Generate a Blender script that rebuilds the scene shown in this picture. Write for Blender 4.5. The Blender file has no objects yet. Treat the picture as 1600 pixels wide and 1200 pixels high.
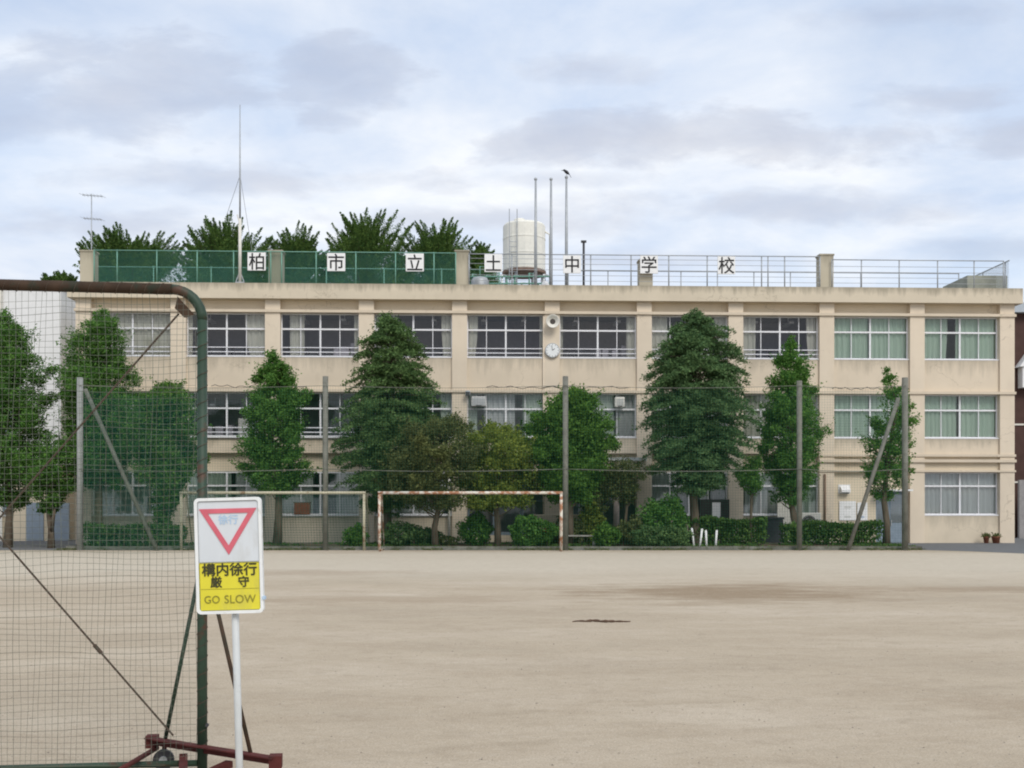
import bpy, math, random
import numpy as np
from mathutils import Vector, Matrix

R = math.radians
SC = bpy.context.scene
COL = SC.collection
random.seed(4)
RNG = np.random.default_rng(7)

# ------------------------------------------------------------------ camera
F = 1700.0                # focal length in photo pixels (1600 wide)
CAMH, HOR = 1.85, 790.0   # eye height, horizon row
cam = bpy.data.cameras.new('camera')
cam.sensor_width = 36.0
cam.lens = 36.0 * F / 1600.0
cam.shift_y = (HOR - 600.0) / 1600.0
cam.clip_end = 3000.0
cam_o = bpy.data.objects.new('camera', cam)
cam_o.location = (0, 0, CAMH)
cam_o.rotation_euler = (R(90), 0, 0)
COL.objects.link(cam_o)
SC.camera = cam_o

# ------------------------------------------------------------------ light
SUN_AZ, SUN_EL = R(156), R(42)      # azimuth from +Y towards +X
world = bpy.data.worlds.new('World')
SC.world = world
world.use_nodes = True
nt = world.node_tree
nt.nodes.clear()
def wn(t, **k):
    n = nt.nodes.new(t)
    for a, b in k.items():
        setattr(n, a, b)
    return n
wl = nt.links.new
out = wn('ShaderNodeOutputWorld')
sky = wn('ShaderNodeTexSky', sky_type='NISHITA', sun_disc=False)
sky.sun_elevation = SUN_EL
sky.sun_rotation = SUN_AZ
sky.air_density = 1.0
sky.dust_density = 1.2
bg1 = wn('ShaderNodeBackground')
bg1.inputs['Strength'].default_value = 0.13
wl(sky.outputs[0], bg1.inputs['Color'])
tc = wn('ShaderNodeTexCoord')
sep = wn('ShaderNodeSeparateXYZ')
wl(tc.outputs['Generated'], sep.inputs[0])
def wmath(op, a, b=None, clamp=False):
    m = wn('ShaderNodeMath', operation=op)
    m.use_clamp = clamp
    for i, v in enumerate((a, b)):
        if v is None: continue
        if isinstance(v, (int, float)): m.inputs[i].default_value = v
        else: wl(v, m.inputs[i])
    return m.outputs[0]
zz = wmath('ADD', wmath('MAXIMUM', sep.outputs['Z'], 0.0), 0.16)
cx = wmath('DIVIDE', sep.outputs['X'], zz)
cy = wmath('DIVIDE', sep.outputs['Y'], zz)
comb = wn('ShaderNodeCombineXYZ')
wl(cx, comb.inputs[0]); wl(cy, comb.inputs[1])
def wnoise(scale, detail, rough, off, dist=0.0, sx=1.0):
    mp = wn('ShaderNodeMapping')
    mp.inputs['Location'].default_value = off
    mp.inputs['Scale'].default_value = (sx, 1, 1)
    wl(comb.outputs[0], mp.inputs['Vector'])
    n = wn('ShaderNodeTexNoise')
    n.inputs['Scale'].default_value = scale
    n.inputs['Detail'].default_value = detail
    n.inputs['Roughness'].default_value = rough
    n.inputs['Distortion'].default_value = dist
    wl(mp.outputs[0], n.inputs['Vector'])
    return n.outputs['Fac']
def wramp(fac, stops):
    r = wn('ShaderNodeValToRGB')
    e = r.color_ramp.elements
    e[0].position, e[0].color = stops[0][0], (*stops[0][1], 1)
    e[1].position, e[1].color = stops[-1][0], (*stops[-1][1], 1)
    for p, c in stops[1:-1]:
        x = e.new(p); x.color = (*c, 1)
    wl(fac, r.inputs[0])
    return r.outputs[0]
# high thin layer: cover; low layer: lavender grey cumulus
cover = wramp(wnoise(1.1, 7, 0.55, (3.1, 1.7, 0), 0.3), [(0.30, (0.60,)*3), (0.50, (0.96,)*3)])
highc = wramp(wnoise(1.7, 8, 0.6, (8.2, 2.2, 0), 0.2), [(0.34, (0.60, 0.70, 0.87)), (0.50, (0.76, 0.82, 0.92)), (0.68, (0.97, 0.98, 0.99))])
yf = wmath('MAXIMUM', sep.outputs['Y'], 0.05)
ga = wmath('DIVIDE', sep.outputs['X'], yf)
gb = wmath('DIVIDE', sep.outputs['Z'], yf)
gcomb = wn('ShaderNodeCombineXYZ')
wl(ga, gcomb.inputs[0]); wl(wmath('MULTIPLY', gb, 2.6), gcomb.inputs[1])
cn = wn('ShaderNodeTexNoise')
cn.inputs['Scale'].default_value = 9.0; cn.inputs['Detail'].default_value = 7; cn.inputs['Roughness'].default_value = 0.58
cn.inputs['Distortion'].default_value = 0.25
wl(gcomb.outputs[0], cn.inputs['Vector'])
cnz = wmath('MULTIPLY', wmath('SUBTRACT', cn.outputs['Fac'], 0.5), 2.3)
lowv = wmath('MULTIPLY', wnoise(0.95, 6, 0.5, (1.35, 5.6, 0), 0.15), 0.35)
# clouds that hang in the sky beyond the school: (azimuth tangent, elevation tangent, half sizes, weight)
for a_, b_, ra, rb, w_ in ((-.36, .385, .17, .060, 1.0), (-.16, .392, .075, .042, 1.0), (.15, .336, .23, .032, 1.0), (.08, .40, .08, .022, .55),
                           (.40, .372, .12, .018, .7), (.47, .345, .07, .028, .9), (.25, .275, .30, .022, .6), (-.46, .352, .10, .03, .7),
                           (-.25, .300, .24, .02, .6), (-.02, .262, .22, .02, .55), (.35, .45, .2, .02, .4), (-.38, .255, .16, .022, .55), (.45, .235, .2, .02, .5), (.1, .225, .3, .015, .4), (-.3, .225, .25, .012, .4), (.05, .30, .12, .014, .4)):
    dx = wmath('DIVIDE', wmath('SUBTRACT', ga, a_), ra)
    dy = wmath('DIVIDE', wmath('SUBTRACT', gb, b_), rb)
    d_ = wmath('SQRT', wmath('ADD', wmath('MULTIPLY', dx, dx), wmath('MULTIPLY', dy, dy)))
    m_ = wmath('MULTIPLY', wmath('ADD', wmath('SUBTRACT', 1.15, d_), cnz), w_)
    lowv = wmath('MAXIMUM', lowv, m_)
lowm = wramp(lowv, [(0.18, (0, 0, 0)), (0.50, (0.7,)*3), (0.95, (1, 1, 1))])
mixc = wn('ShaderNodeMixRGB')
mixc.inputs['Color2'].default_value = (0.50, 0.53, 0.63, 1)
wl(wmath('MULTIPLY', lowm, 0.64), mixc.inputs['Fac'])
wl(highc, mixc.inputs['Color1'])
bg2 = wn('ShaderNodeBackground')
bg2.inputs['Strength'].default_value = 0.76
wl(mixc.outputs[0], bg2.inputs['Color'])
ms = wn('ShaderNodeMixShader')
wl(cover, ms.inputs[0]); wl(bg1.outputs[0], ms.inputs[1]); wl(bg2.outputs[0], ms.inputs[2])
wl(ms.outputs[0], out.inputs['Surface'])

sun = bpy.data.lights.new('sun', 'SUN')
sun.energy = 1.35
sun.angle = R(25)
sun.color = (1.0, 0.95, 0.86)
sun_o = bpy.data.objects.new('sun', sun)
sd = Vector((math.sin(SUN_AZ) * math.cos(SUN_EL), math.cos(SUN_AZ) * math.cos(SUN_EL), math.sin(SUN_EL)))
sun_o.rotation_euler = sd.to_track_quat('Z', 'Y').to_euler()
sun_o.location = (20, -20, 40)
COL.objects.link(sun_o)
SC.view_settings.view_transform = 'Standard'
SC.view_settings.look = 'None'
SC.view_settings.gamma = 1
SC.view_settings.exposure = 0.5
SC.cycles.max_bounces = 8
SC.cycles.pixel_filter_type = 'BLACKMAN_HARRIS'
SC.cycles.filter_width = 2.0
SC.cycles.transparent_max_bounces = 16

# ------------------------------------------------------------------ helpers
def P(px, py, Y):
    return Vector(((px - 800) * Y / F, Y, CAMH + (HOR - py) * Y / F))
def G(px, py, h=0.0):
    Y = F * (CAMH - h) / (py - HOR)
    return Vector(((px - 800) * Y / F, Y, h))
def tag(o, label=None, cat=None, group=None, kind=None):
    if label: o['label'] = label
    if cat: o['category'] = cat
    if group: o['group'] = group
    if kind: o['kind'] = kind
    return o
def thing(name, loc, label, cat, rz=0.0, group=None):
    o = bpy.data.objects.new(name, None)
    o.empty_display_size = 0.2
    o.location = loc
    o.rotation_euler = (0, 0, rz)
    COL.objects.link(o)
    return tag(o, label, cat, group)

class MB:
    def __init__(s): s.v = []; s.f = []
    def add(s, vs, fs):
        n = len(s.v)
        s.v += [tuple(p) for p in vs]
        s.f += [tuple(i + n for i in f) for f in fs]
        return s
    def box(s, x0, x1, y0, y1, z0, z1):
        return s.add([(x0,y0,z0),(x1,y0,z0),(x1,y1,z0),(x0,y1,z0),(x0,y0,z1),(x1,y0,z1),(x1,y1,z1),(x0,y1,z1)],
                     [(0,3,2,1),(4,5,6,7),(0,1,5,4),(1,2,6,5),(2,3,7,6),(3,0,4,7)])
    def bar(s, a, b, w, h, up=(0, 0, 1)):
        a = Vector(a); b = Vector(b)
        d = (b - a).normalized()
        x = d.cross(Vector(up))
        if x.length < 1e-4: x = d.cross(Vector((1, 0, 0)))
        x.normalize(); y = x.cross(d)
        q = [(-w/2, -h/2), (w/2, -h/2), (w/2, h/2), (-w/2, h/2)]
        vs = [a + x*i + y*j for i, j in q] + [b + x*i + y*j for i, j in q]
        return s.add(vs, [(0,1,2,3),(7,6,5,4),(0,4,5,1),(1,5,6,2),(2,6,7,3),(3,7,4,0)])
    def tube(s, pts, r, n=8, cap=True):
        pts = [Vector(p) for p in pts]
        rs = r if isinstance(r, (list, tuple)) else [r] * len(pts)
        rings = []; ref = None
        for i, p in enumerate(pts):
            d = (pts[min(i+1, len(pts)-1)] - pts[max(i-1, 0)]).normalized()
            if ref is None:
                ref = Vector((0, 0, 1)) if abs(d.z) < 0.9 else Vector((1, 0, 0))
            x = d.cross(ref).normalized(); y = x.cross(d)
            ref = -y if False else ref
            rings.append([p + x*math.cos(2*math.pi*k/n)*rs[i] + y*math.sin(2*math.pi*k/n)*rs[i] for k in range(n)])
        vs = [q for ring in rings for q in ring]
        fs = []
        for i in range(len(pts)-1):
            for k in range(n):
                a = i*n+k; b = i*n+(k+1) % n
                fs.append((a, b, b+n, a+n))
        if cap:
            fs.append(tuple(range(n))[::-1])
            fs.append(tuple((len(pts)-1)*n + k for k in range(n)))
        return s.add(vs, fs)
    def lathe(s, prof, n=24, c=(0, 0, 0)):
        vs = []; fs = []
        for r, z in prof:
            for k in range(n):
                a = 2*math.pi*k/n
                vs.append((c[0]+r*math.cos(a), c[1]+r*math.sin(a), c[2]+z))
        for i in range(len(prof)-1):
            for k in range(n):
                a = i*n+k; b = i*n+(k+1) % n
                fs.append((a, b, b+n, a+n))
        fs.append(tuple(range(n))[::-1])
        fs.append(tuple((len(prof)-1)*n+k for k in range(n)))
        return s.add(vs, fs)
    def disc(s, c, r, t, n=28):            # disc facing -Y, thickness t in y
        vs = []
        for y in (c[1]-t, c[1]):
            for k in range(n):
                a = 2*math.pi*k/n
                vs.append((c[0]+r*math.cos(a), y, c[2]+r*math.sin(a)))
        fs = [tuple(range(n)), tuple(range(n, 2*n))[::-1]]
        for k in range(n):
            fs.append((k, k+n, (k+1) % n+n, (k+1) % n))
        return s.add(vs, fs)
    def poly(s, pts, y0, y1):              # xz polygon extruded in y
        n = len(pts)
        vs = [(x, y0, z) for x, z in pts] + [(x, y1, z) for x, z in pts]
        fs = [tuple(range(n)), tuple(range(n, 2*n))[::-1]]
        for k in range(n):
            fs.append((k, k+n, (k+1) % n+n, (k+1) % n))
        return s.add(vs, fs)
    def build(s, name, mat, parent=None, smooth=False):
        me = bpy.data.meshes.new(name)
        me.from_pydata(s.v, [], s.f)
        me.materials.append(mat)
        me.validate()
        if smooth:
            me.polygons.foreach_set('use_smooth', [True]*len(me.polygons))
        o = bpy.data.objects.new(name, me)
        COL.objects.link(o)
        if parent: o.parent = parent
        return o
def bevel(o, w, seg=2):
    m = o.modifiers.new('bevel', 'BEVEL'); m.width = w; m.segments = seg; m.limit_method = 'ANGLE'
    return o
def text_mesh(body, size, mat, name, parent, cx=0.0, cz=0.0, y=0.0, depth=0.004, wscale=1.0, offset=0.0, spacing=1.0):
    c = bpy.data.curves.new('lettering', 'FONT')
    c.body = body; c.size = size; c.extrude = depth/2; c.space_character = spacing
    t = bpy.data.objects.new('lettering', c)
    COL.objects.link(t)
    dg = bpy.context.evaluated_depsgraph_get(); dg.update()
    me = bpy.data.meshes.new_from_object(t.evaluated_get(dg))
    bpy.data.objects.remove(t); bpy.data.curves.remove(c)
    co = np.empty(len(me.vertices)*3); me.vertices.foreach_get('co', co); co = co.reshape(-1, 3)
    mn, mx = co.min(0), co.max(0)
    x = (co[:, 0] - (mn[0]+mx[0])/2) * wscale + cx
    z = co[:, 1] - (mn[1]+mx[1])/2 + cz
    yy = y - co[:, 2]
    me.vertices.foreach_set('co', np.stack([x, yy, z], 1).ravel())
    me.materials.clear(); me.materials.append(mat); me.update()
    if offset:                                  # heavier strokes: the outline again, a little up and to the side
        nv_ = len(me.vertices)
        V_ = [v.co.copy() for v in me.vertices]; F_ = [tuple(p.vertices) for p in me.polygons]
        vs, fs = [], []
        for q_, (ox_, oz_) in enumerate(((-1, 0), (1, 0), (0, 1), (0, -1))):
            vs += [(v.x+ox_*offset, v.y-q_*depth*.06, v.z+oz_*offset) for v in V_]
            fs += [tuple(i+q_*nv_ for i in f) for f in F_]
        me = bpy.data.meshes.new(name); me.from_pydata(vs, [], fs); me.materials.append(mat)
    o = bpy.data.objects.new(name, me); COL.objects.link(o)
    if parent: o.parent = parent
    return o

# ------------------------------------------------------------------ materials
def mat_base(name, rough=0.7, spec=0.3):
    m = bpy.data.materials.new(name); m.use_nodes = True
    n = m.node_tree
    b = n.nodes['Principled BSDF']
    b.inputs['Roughness'].default_value = rough
    b.inputs['Specular IOR Level'].default_value = spec
    return m, n, b
def nnoise(n, scale, detail=4, rough=0.55, sc=(1, 1, 1), dist=0.0, loc=(0, 0, 0), coord='Object'):
    t = n.nodes.new('ShaderNodeTexCoord')
    mp = n.nodes.new('ShaderNodeMapping')
    mp.inputs['Scale'].default_value = sc
    mp.inputs['Location'].default_value = loc
    n.links.new(t.outputs[coord], mp.inputs['Vector'])
    x = n.nodes.new('ShaderNodeTexNoise')
    x.inputs['Scale'].default_value = scale
    x.inputs['Detail'].default_value = detail
    x.inputs['Roughness'].default_value = rough
    x.inputs['Distortion'].default_value = dist
    n.links.new(mp.outputs[0], x.inputs['Vector'])
    return x.outputs['Fac']
def nramp(n, fac, stops):
    r = n.nodes.new('ShaderNodeValToRGB')
    e = r.color_ramp.elements
    def c4(c): return (c, c, c, 1) if isinstance(c, (int, float)) else (*c, 1)
    e[0].position, e[0].color = stops[0][0], c4(stops[0][1])
    e[1].position, e[1].color = stops[-1][0], c4(stops[-1][1])
    for p, c in stops[1:-1]:
        x = e.new(p); x.color = c4(c)
    n.links.new(fac, r.inputs[0])
    return r.outputs[0]
def nmix(n, fac, a, b, mode='MIX'):
    m = n.nodes.new('ShaderNodeMixRGB'); m.blend_type = mode
    for i, v in enumerate((fac, a, b)):
        if isinstance(v, (int, float)): m.inputs[i].default_value = v if i == 0 else (v, v, v, 1)
        elif isinstance(v, tuple): m.inputs[i].default_value = (*v, 1)
        else: n.links.new(v, m.inputs[i])
    return m.outputs[0]
def nmath(n, op, a, b=None, clamp=False):
    m = n.nodes.new('ShaderNodeMath'); m.operation = op; m.use_clamp = clamp
    for i, v in enumerate((a, b)):
        if v is None: continue
        if isinstance(v, (int, float)): m.inputs[i].default_value = v
        else: n.links.new(v, m.inputs[i])
    return m.outputs[0]
def nbump(n, b, h, strength=0.3, dist=0.02):
    x = n.nodes.new('ShaderNodeBump')
    x.inputs['Strength'].default_value = strength
    x.inputs['Distance'].default_value = dist
    n.links.new(h, x.inputs['Height'])
    n.links.new(x.outputs[0], b.inputs['Normal'])
def plain(name, c, rough=0.6, var=0.15, scale=6.0, spec=0.3, metal=0.0, dirt=None, dirt_amt=(0.55, 0.7), sc=(1, 1, 1)):
    m, n, b = mat_base(name, rough, spec)
    b.inputs['Metallic'].default_value = metal
    f = nnoise(n, scale, 5, 0.6, sc)
    lo = tuple(x*(1-var) for x in c); hi = tuple(min(1, x*(1+var)) for x in c)
    col = nramp(n, f, [(0.3, lo), (0.7, hi)])
    if dirt:
        d = nramp(n, nnoise(n, scale*1.7, 6, 0.65, sc, 0.3, (3, 7, 1)), [(dirt_amt[0], 0.0), (dirt_amt[1], 1.0)])
        col = nmix(n, d, col, dirt)
    n.links.new(col, b.inputs['Base Color'])
    return m
def leaf_mat(name, c1, c2, trans=0.25, rough=0.55):
    m, n, b = mat_base(name, 0.85, 0.08)
    g = n.nodes.new('ShaderNodeNewGeometry')
    big = nnoise(n, 0.9, 3, 0.6)
    f = nmath(n, 'ADD', nmath(n, 'MULTIPLY', g.outputs['Random Per Island'], 0.6), nmath(n, 'MULTIPLY', big, 0.5))
    col = nramp(n, f, [(0.2, c1), (0.85, c2)])
    n.links.new(col, b.inputs['Base Color'])
    t = n.nodes.new('ShaderNodeBsdfTranslucent')
    n.links.new(col, t.inputs['Color'])
    x = n.nodes.new('ShaderNodeMixShader'); x.inputs[0].default_value = trans
    n.links.new(b.outputs[0], x.inputs[1]); n.links.new(t.outputs[0], x.inputs[2])
    n.links.new(x.outputs[0], n.nodes['Material Output'].inputs['Surface'])
    return m
def facade_mat(name, base, streak_top=None, streak_len=0.6, amount=0.62):
    m, n, b = mat_base(name, 0.8, 0.2)
    f = nnoise(n, 0.55, 5, 0.6)
    f2 = nnoise(n, 2.2, 6, 0.65, (1, 1, 0.35))
    col = nramp(n, f, [(0.3, tuple(x*0.93 for x in base)), (0.7, tuple(x*1.05 for x in base))])
    st = nramp(n, f2, [(0.55, 0.0), (0.85, 0.2)])
    col = nmix(n, st, col, (0.33, 0.27, 0.19))
    if streak_top is not None:
        t = n.nodes.new('ShaderNodeTexCoord'); s = n.nodes.new('ShaderNodeSeparateXYZ')
        n.links.new(t.outputs['Object'], s.inputs[0])
        h = nmath(n, 'DIVIDE', nmath(n, 'SUBTRACT', streak_top, s.outputs['Z']), streak_len, True)
        drip = nnoise(n, 3.2, 6, 0.7, (1, 1, 0.12))
        d2 = nmath(n, 'SUBTRACT', nmath(n, 'MULTIPLY', drip, 1.5), h)
        dm = nramp(n, d2, [(0.28, 0.0), (0.75, amount)])
        col = nmix(n, dm, col, (0.20, 0.18, 0.135))
    vt = n.nodes.new('ShaderNodeTexVoronoi'); vt.feature = 'DISTANCE_TO_EDGE'; vt.inputs['Scale'].default_value = 0.55
    tcv = n.nodes.new('ShaderNodeTexCoord'); mpv = n.nodes.new('ShaderNodeMapping'); mpv.inputs['Scale'].default_value = (.6, 1, 1.6)
    wob = n.nodes.new('ShaderNodeTexNoise'); wob.inputs['Scale'].default_value = 2.5; wob.inputs['Detail'].default_value = 5
    n.links.new(tcv.outputs['Object'], wob.inputs['Vector'])
    vm = n.nodes.new('ShaderNodeVectorMath'); vm.operation = 'ADD'
    n.links.new(tcv.outputs['Object'], vm.inputs[0]); n.links.new(wob.outputs['Color'], vm.inputs[1])
    n.links.new(vm.outputs[0], mpv.inputs['Vector']); n.links.new(mpv.outputs[0], vt.inputs['Vector'])
    ck_ = nramp(n, vt.outputs['Distance'], [(0.0, 0.45), (0.012, 0.0)])
    ck_ = nmath(n, 'MULTIPLY', ck_, nramp(n, nnoise(n, 0.35, 3, 0.5, (1, 1, 1), 0, (5, 2, 9)), [(0.50, 0.0), (0.62, 1.0)]))
    col = nmix(n, ck_, col, (0.22, 0.18, 0.13))
    n.links.new(col, b.inputs['Base Color'])
    nbump(n, b, nnoise(n, 30, 3), 0.15, 0.01)
    return m
def net_tube_mat(name, c): return plain(name, c, 0.7, 0.2, 3.0)
def glass_mat(name, tint, fac):
    m = bpy.data.materials.new(name); m.use_nodes = True
    n = m.node_tree; n.nodes.clear()
    o = n.nodes.new('ShaderNodeOutputMaterial')
    t = n.nodes.new('ShaderNodeBsdfTransparent'); t.inputs['Color'].default_value = (*tint, 1)
    g = n.nodes.new('ShaderNodeBsdfGlossy'); g.inputs['Roughness'].default_value = 0.04
    fr = n.nodes.new('ShaderNodeLayerWeight'); fr.inputs['Blend'].default_value = 0.25
    bn = n.nodes.new('ShaderNodeBump'); bn.inputs['Strength'].default_value = 0.05; bn.inputs['Distance'].default_value = 0.05
    n.links.new(nnoise(n, 0.8, 2), bn.inputs['Height'])
    n.links.new(bn.outputs[0], g.inputs['Normal'])
    f = nmath(n, 'ADD', fr.outputs['Fresnel'], fac, True)
    x = n.nodes.new('ShaderNodeMixShader')
    n.links.new(f, x.inputs[0]); n.links.new(t.outputs[0], x.inputs[1]); n.links.new(g.outputs[0], x.inputs[2])
    n.links.new(x.outputs[0], o.inputs['Surface'])
    return m
def cloth_mat(name, c, trans=0.3):
    m, n, b = mat_base(name, 0.85, 0.1)
    col = nramp(n, nnoise(n, 1.5, 3, 0.5, (4, 1, 0.3)), [(0.3, tuple(x*0.94 for x in c)), (0.7, c)])
    n.links.new(col, b.inputs['Base Color'])
    t = n.nodes.new('ShaderNodeBsdfTranslucent'); n.links.new(col, t.inputs['Color'])
    x = n.nodes.new('ShaderNodeMixShader'); x.inputs[0].default_value = trans
    n.links.new(b.outputs[0], x.inputs[1]); n.links.new(t.outputs[0], x.inputs[2])
    n.links.new(x.outputs[0], n.nodes['Material Output'].inputs['Surface'])
    return m

CREAM = (0.655, 0.565, 0.43)
M = dict(
    wall=facade_mat('cream painted render', CREAM),
    spandrel=facade_mat('cream spandrel render', (0.65, 0.556, 0.436), 9.06, 1.5, .38),
    spandrel_mid=facade_mat('cream middle spandrel render', (0.65, 0.556, 0.436), 5.17, 0.9, .42),
    spandrel_low=facade_mat('cream lower wall render', (0.63, 0.545, 0.425), 1.38, 1.4, .35),
    pillar=facade_mat('cream pillar render', (0.67, 0.575, 0.455)),
    parapet=facade_mat('stained parapet render', (0.60, 0.525, 0.41), 12.53, 0.75),
    ledge=facade_mat('ledge render', (0.62, 0.53, 0.415)),
    stub=facade_mat('weathered concrete stub', (0.47, 0.425, 0.33), 14.3, 1.5),
    roof=plain('roof membrane', (0.25, 0.25, 0.24), 0.9),
    room=plain('room plaster', (0.46, 0.43, 0.46), 0.9, 0.1),
    floor=plain('room floor', (0.22, 0.16, 0.11), 0.6, 0.1),
    alu=plain('white aluminium', (0.74, 0.74, 0.76), 0.45, 0.06),
    rail=plain('white rail paint', (0.72, 0.72, 0.76), 0.5, 0.1),
    glass=glass_mat('window glass', (0.90, 0.91, 0.94), 0.035),
    glass_low=glass_mat('frosted window glass', (0.82, 0.86, 0.88), 0.10),
    cur_cream=cloth_mat('cream curtain', (0.80, 0.79, 0.66)),
    cur_green=cloth_mat('green curtain', (0.66, 0.83, 0.65)),
    cur_pale=cloth_mat('pale green curtain', (0.66, 0.76, 0.62)),
    cur_grey=cloth_mat('grey blind', (0.68, 0.70, 0.66), 0.2),
    white=plain('white paint', (0.78, 0.78, 0.78), 0.5, 0.05),
    offwhite=plain('off white casing', (0.66, 0.64, 0.58), 0.5, 0.08),
    black=plain('black lettering', (0.02, 0.02, 0.022), 0.6, 0.1),
    dark=plain('dark metal', (0.05, 0.05, 0.055), 0.5, 0.2),
    steel=plain('galvanised steel', (0.36, 0.38, 0.40), 0.5, 0.12, 4.0, 0.4, 0.3),
    fgreen=plain('green coated steel', (0.16, 0.33, 0.26), 0.55, 0.15),
    meshgreen=plain('green chain link', (0.055, 0.20, 0.15), 0.6, 0.15),
    meshgrey=plain('grey chain link', (0.36, 0.40, 0.42), 0.6, 0.15),
    netgreen=plain('green cord net', (0.02, 0.12, 0.085), 0.8, 0.2),
    netdark=plain('weathered dark cord net', (0.12, 0.13, 0.105), 0.85, 0.25, 9.0),
    concrete=plain('concrete', (0.34, 0.33, 0.30), 0.9, 0.18, 2.5, 0.2),
    pole=plain('weathered grey pole', (0.17, 0.17, 0.145), 0.7, 0.2, 3.0, 0.3, 0, (0.10, 0.095, 0.075), (0.5, 0.75)),
    bark=plain('bark', (0.12, 0.095, 0.07), 0.95, 0.35, 7.0, 0.1, 0, None, (0, 1), (1, 1, 0.25)),
    tank=plain('cream tank shell', (0.76, 0.745, 0.68), 0.5, 0.06),
    rustwhite=plain('chipped white paint', (0.66, 0.62, 0.54), 0.65, 0.08, 2.2, 0.3, 0, (0.34, 0.16, 0.085), (0.44, 0.56)),
    creampaint=plain('aged cream paint', (0.50, 0.46, 0.34), 0.65, 0.12, 2.0, 0.3, 0, (0.26, 0.17, 0.10), (0.56, 0.68)),
    rustgreen=plain('dark green paint over rust', (0.028, 0.055, 0.036), 0.55, 0.3, 4.0, 0.35, 0, (0.075, 0.040, 0.025), (0.56, 0.66)),
    rustbar=plain('rusted dark bar', (0.055, 0.034, 0.022), 0.75, 0.35, 5.0, 0.2, 0, (0.03, 0.035, 0.024), (0.5, 0.65)),
    redlead=plain('red lead paint', (0.090, 0.023, 0.020), 0.8, 0.3, 8.0, 0.2, 0, (0.06, 0.03, 0.025), (0.55, 0.7)),
    cable=plain('rusty cable', (0.075, 0.055, 0.04), 0.8, 0.3, 20),
    signwhite=plain('sign face white', (0.62, 0.655, 0.69), 0.35, 0.06, 5, .4, 0, (0.50, 0.50, 0.48), (.56, .8), (1, 1, .35)),
    signframe=plain('sign frame white', (0.76, 0.78, 0.78), 0.4, 0.06, 9, 0.3, 0, (0.45, 0.42, 0.36), (0.56, 0.80)),
    signyellow=plain('sign face yellow', (0.70, 0.63, 0.045), 0.4, 0.08, 5, .4, 0, (0.52, 0.47, 0.10), (.54, .78), (1, 1, .4)),
    signred=plain('faded red', (0.60, 0.13, 0.17), 0.5, 0.12, 12),
    signblue=plain('faded blue lettering', (0.42, 0.56, 0.72), 0.5, 0.05),
    signtext=plain('sign lettering', (0.05, 0.05, 0.02), 0.5, 0.1),
    signthin=plain('faded sign lettering', (0.24, 0.22, 0.03), 0.5, 0.1),
    signline=plain('grey sign line', (0.34, 0.37, 0.38), 0.5, 0.1),
    asphalt=plain('asphalt', (0.15, 0.155, 0.16), 0.95, 0.15, 3.0, 0.2),
    soil=plain('planting bed soil', (0.14, 0.115, 0.08), 1.0, 0.35, 3.0, 0.1),
    brownwall=plain('dark brown cladding', (0.075, 0.042, 0.036), 0.8, 0.15, 2, 0.2),
    redflower=plain('red flowers', (0.40, 0.07, 0.045), 0.7, 0.3, 10),
    door=plain('grey door', (0.30, 0.31, 0.33), 0.5, 0.1),
    bluegrey=plain('blue grey panel', (0.22, 0.27, 0.33), 0.5, 0.1),
    feather=plain('black feathers', (0.025, 0.025, 0.03), 0.6, 0.2, 20),
    whitetile=plain('white tile wall', (0.72, 0.72, 0.72), 0.5, 0.05, 3),
    clockface=plain('clock face', (0.74, 0.76, 0.76), 0.4, 0.02),
    speaker=plain('dark speaker grille', (0.07, 0.06, 0.055), 0.7, 0.2),
)
L = dict(
    conifer=leaf_mat('dark conifer needles', (0.042, 0.094, 0.036), (0.160, 0.255, 0.088), 0.25),
    cedar=leaf_mat('cedar needles', (0.040, 0.095, 0.042), (0.155, 0.255, 0.100), 0.25),
    green=leaf_mat('green leaves', (0.043, 0.131, 0.035), (0.156, 0.306, 0.063), 0.35),
    bright=leaf_mat('bright green leaves', (0.040, 0.110, 0.026), (0.165, 0.310, 0.055), 0.35),
    yellow=leaf_mat('yellow green leaves', (0.087, 0.148, 0.032), (0.302, 0.352, 0.071), 0.40),
    brown=leaf_mat('olive brown leaves', (0.058, 0.080, 0.032), (0.190, 0.215, 0.080), 0.3),
    hedge=leaf_mat('hedge leaves', (0.039, 0.102, 0.032), (0.137, 0.232, 0.055), 0.30),
    ginkgo=leaf_mat('far tree leaves', (0.047, 0.111, 0.035), (0.165, 0.260, 0.063), 0.35),
)

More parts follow.
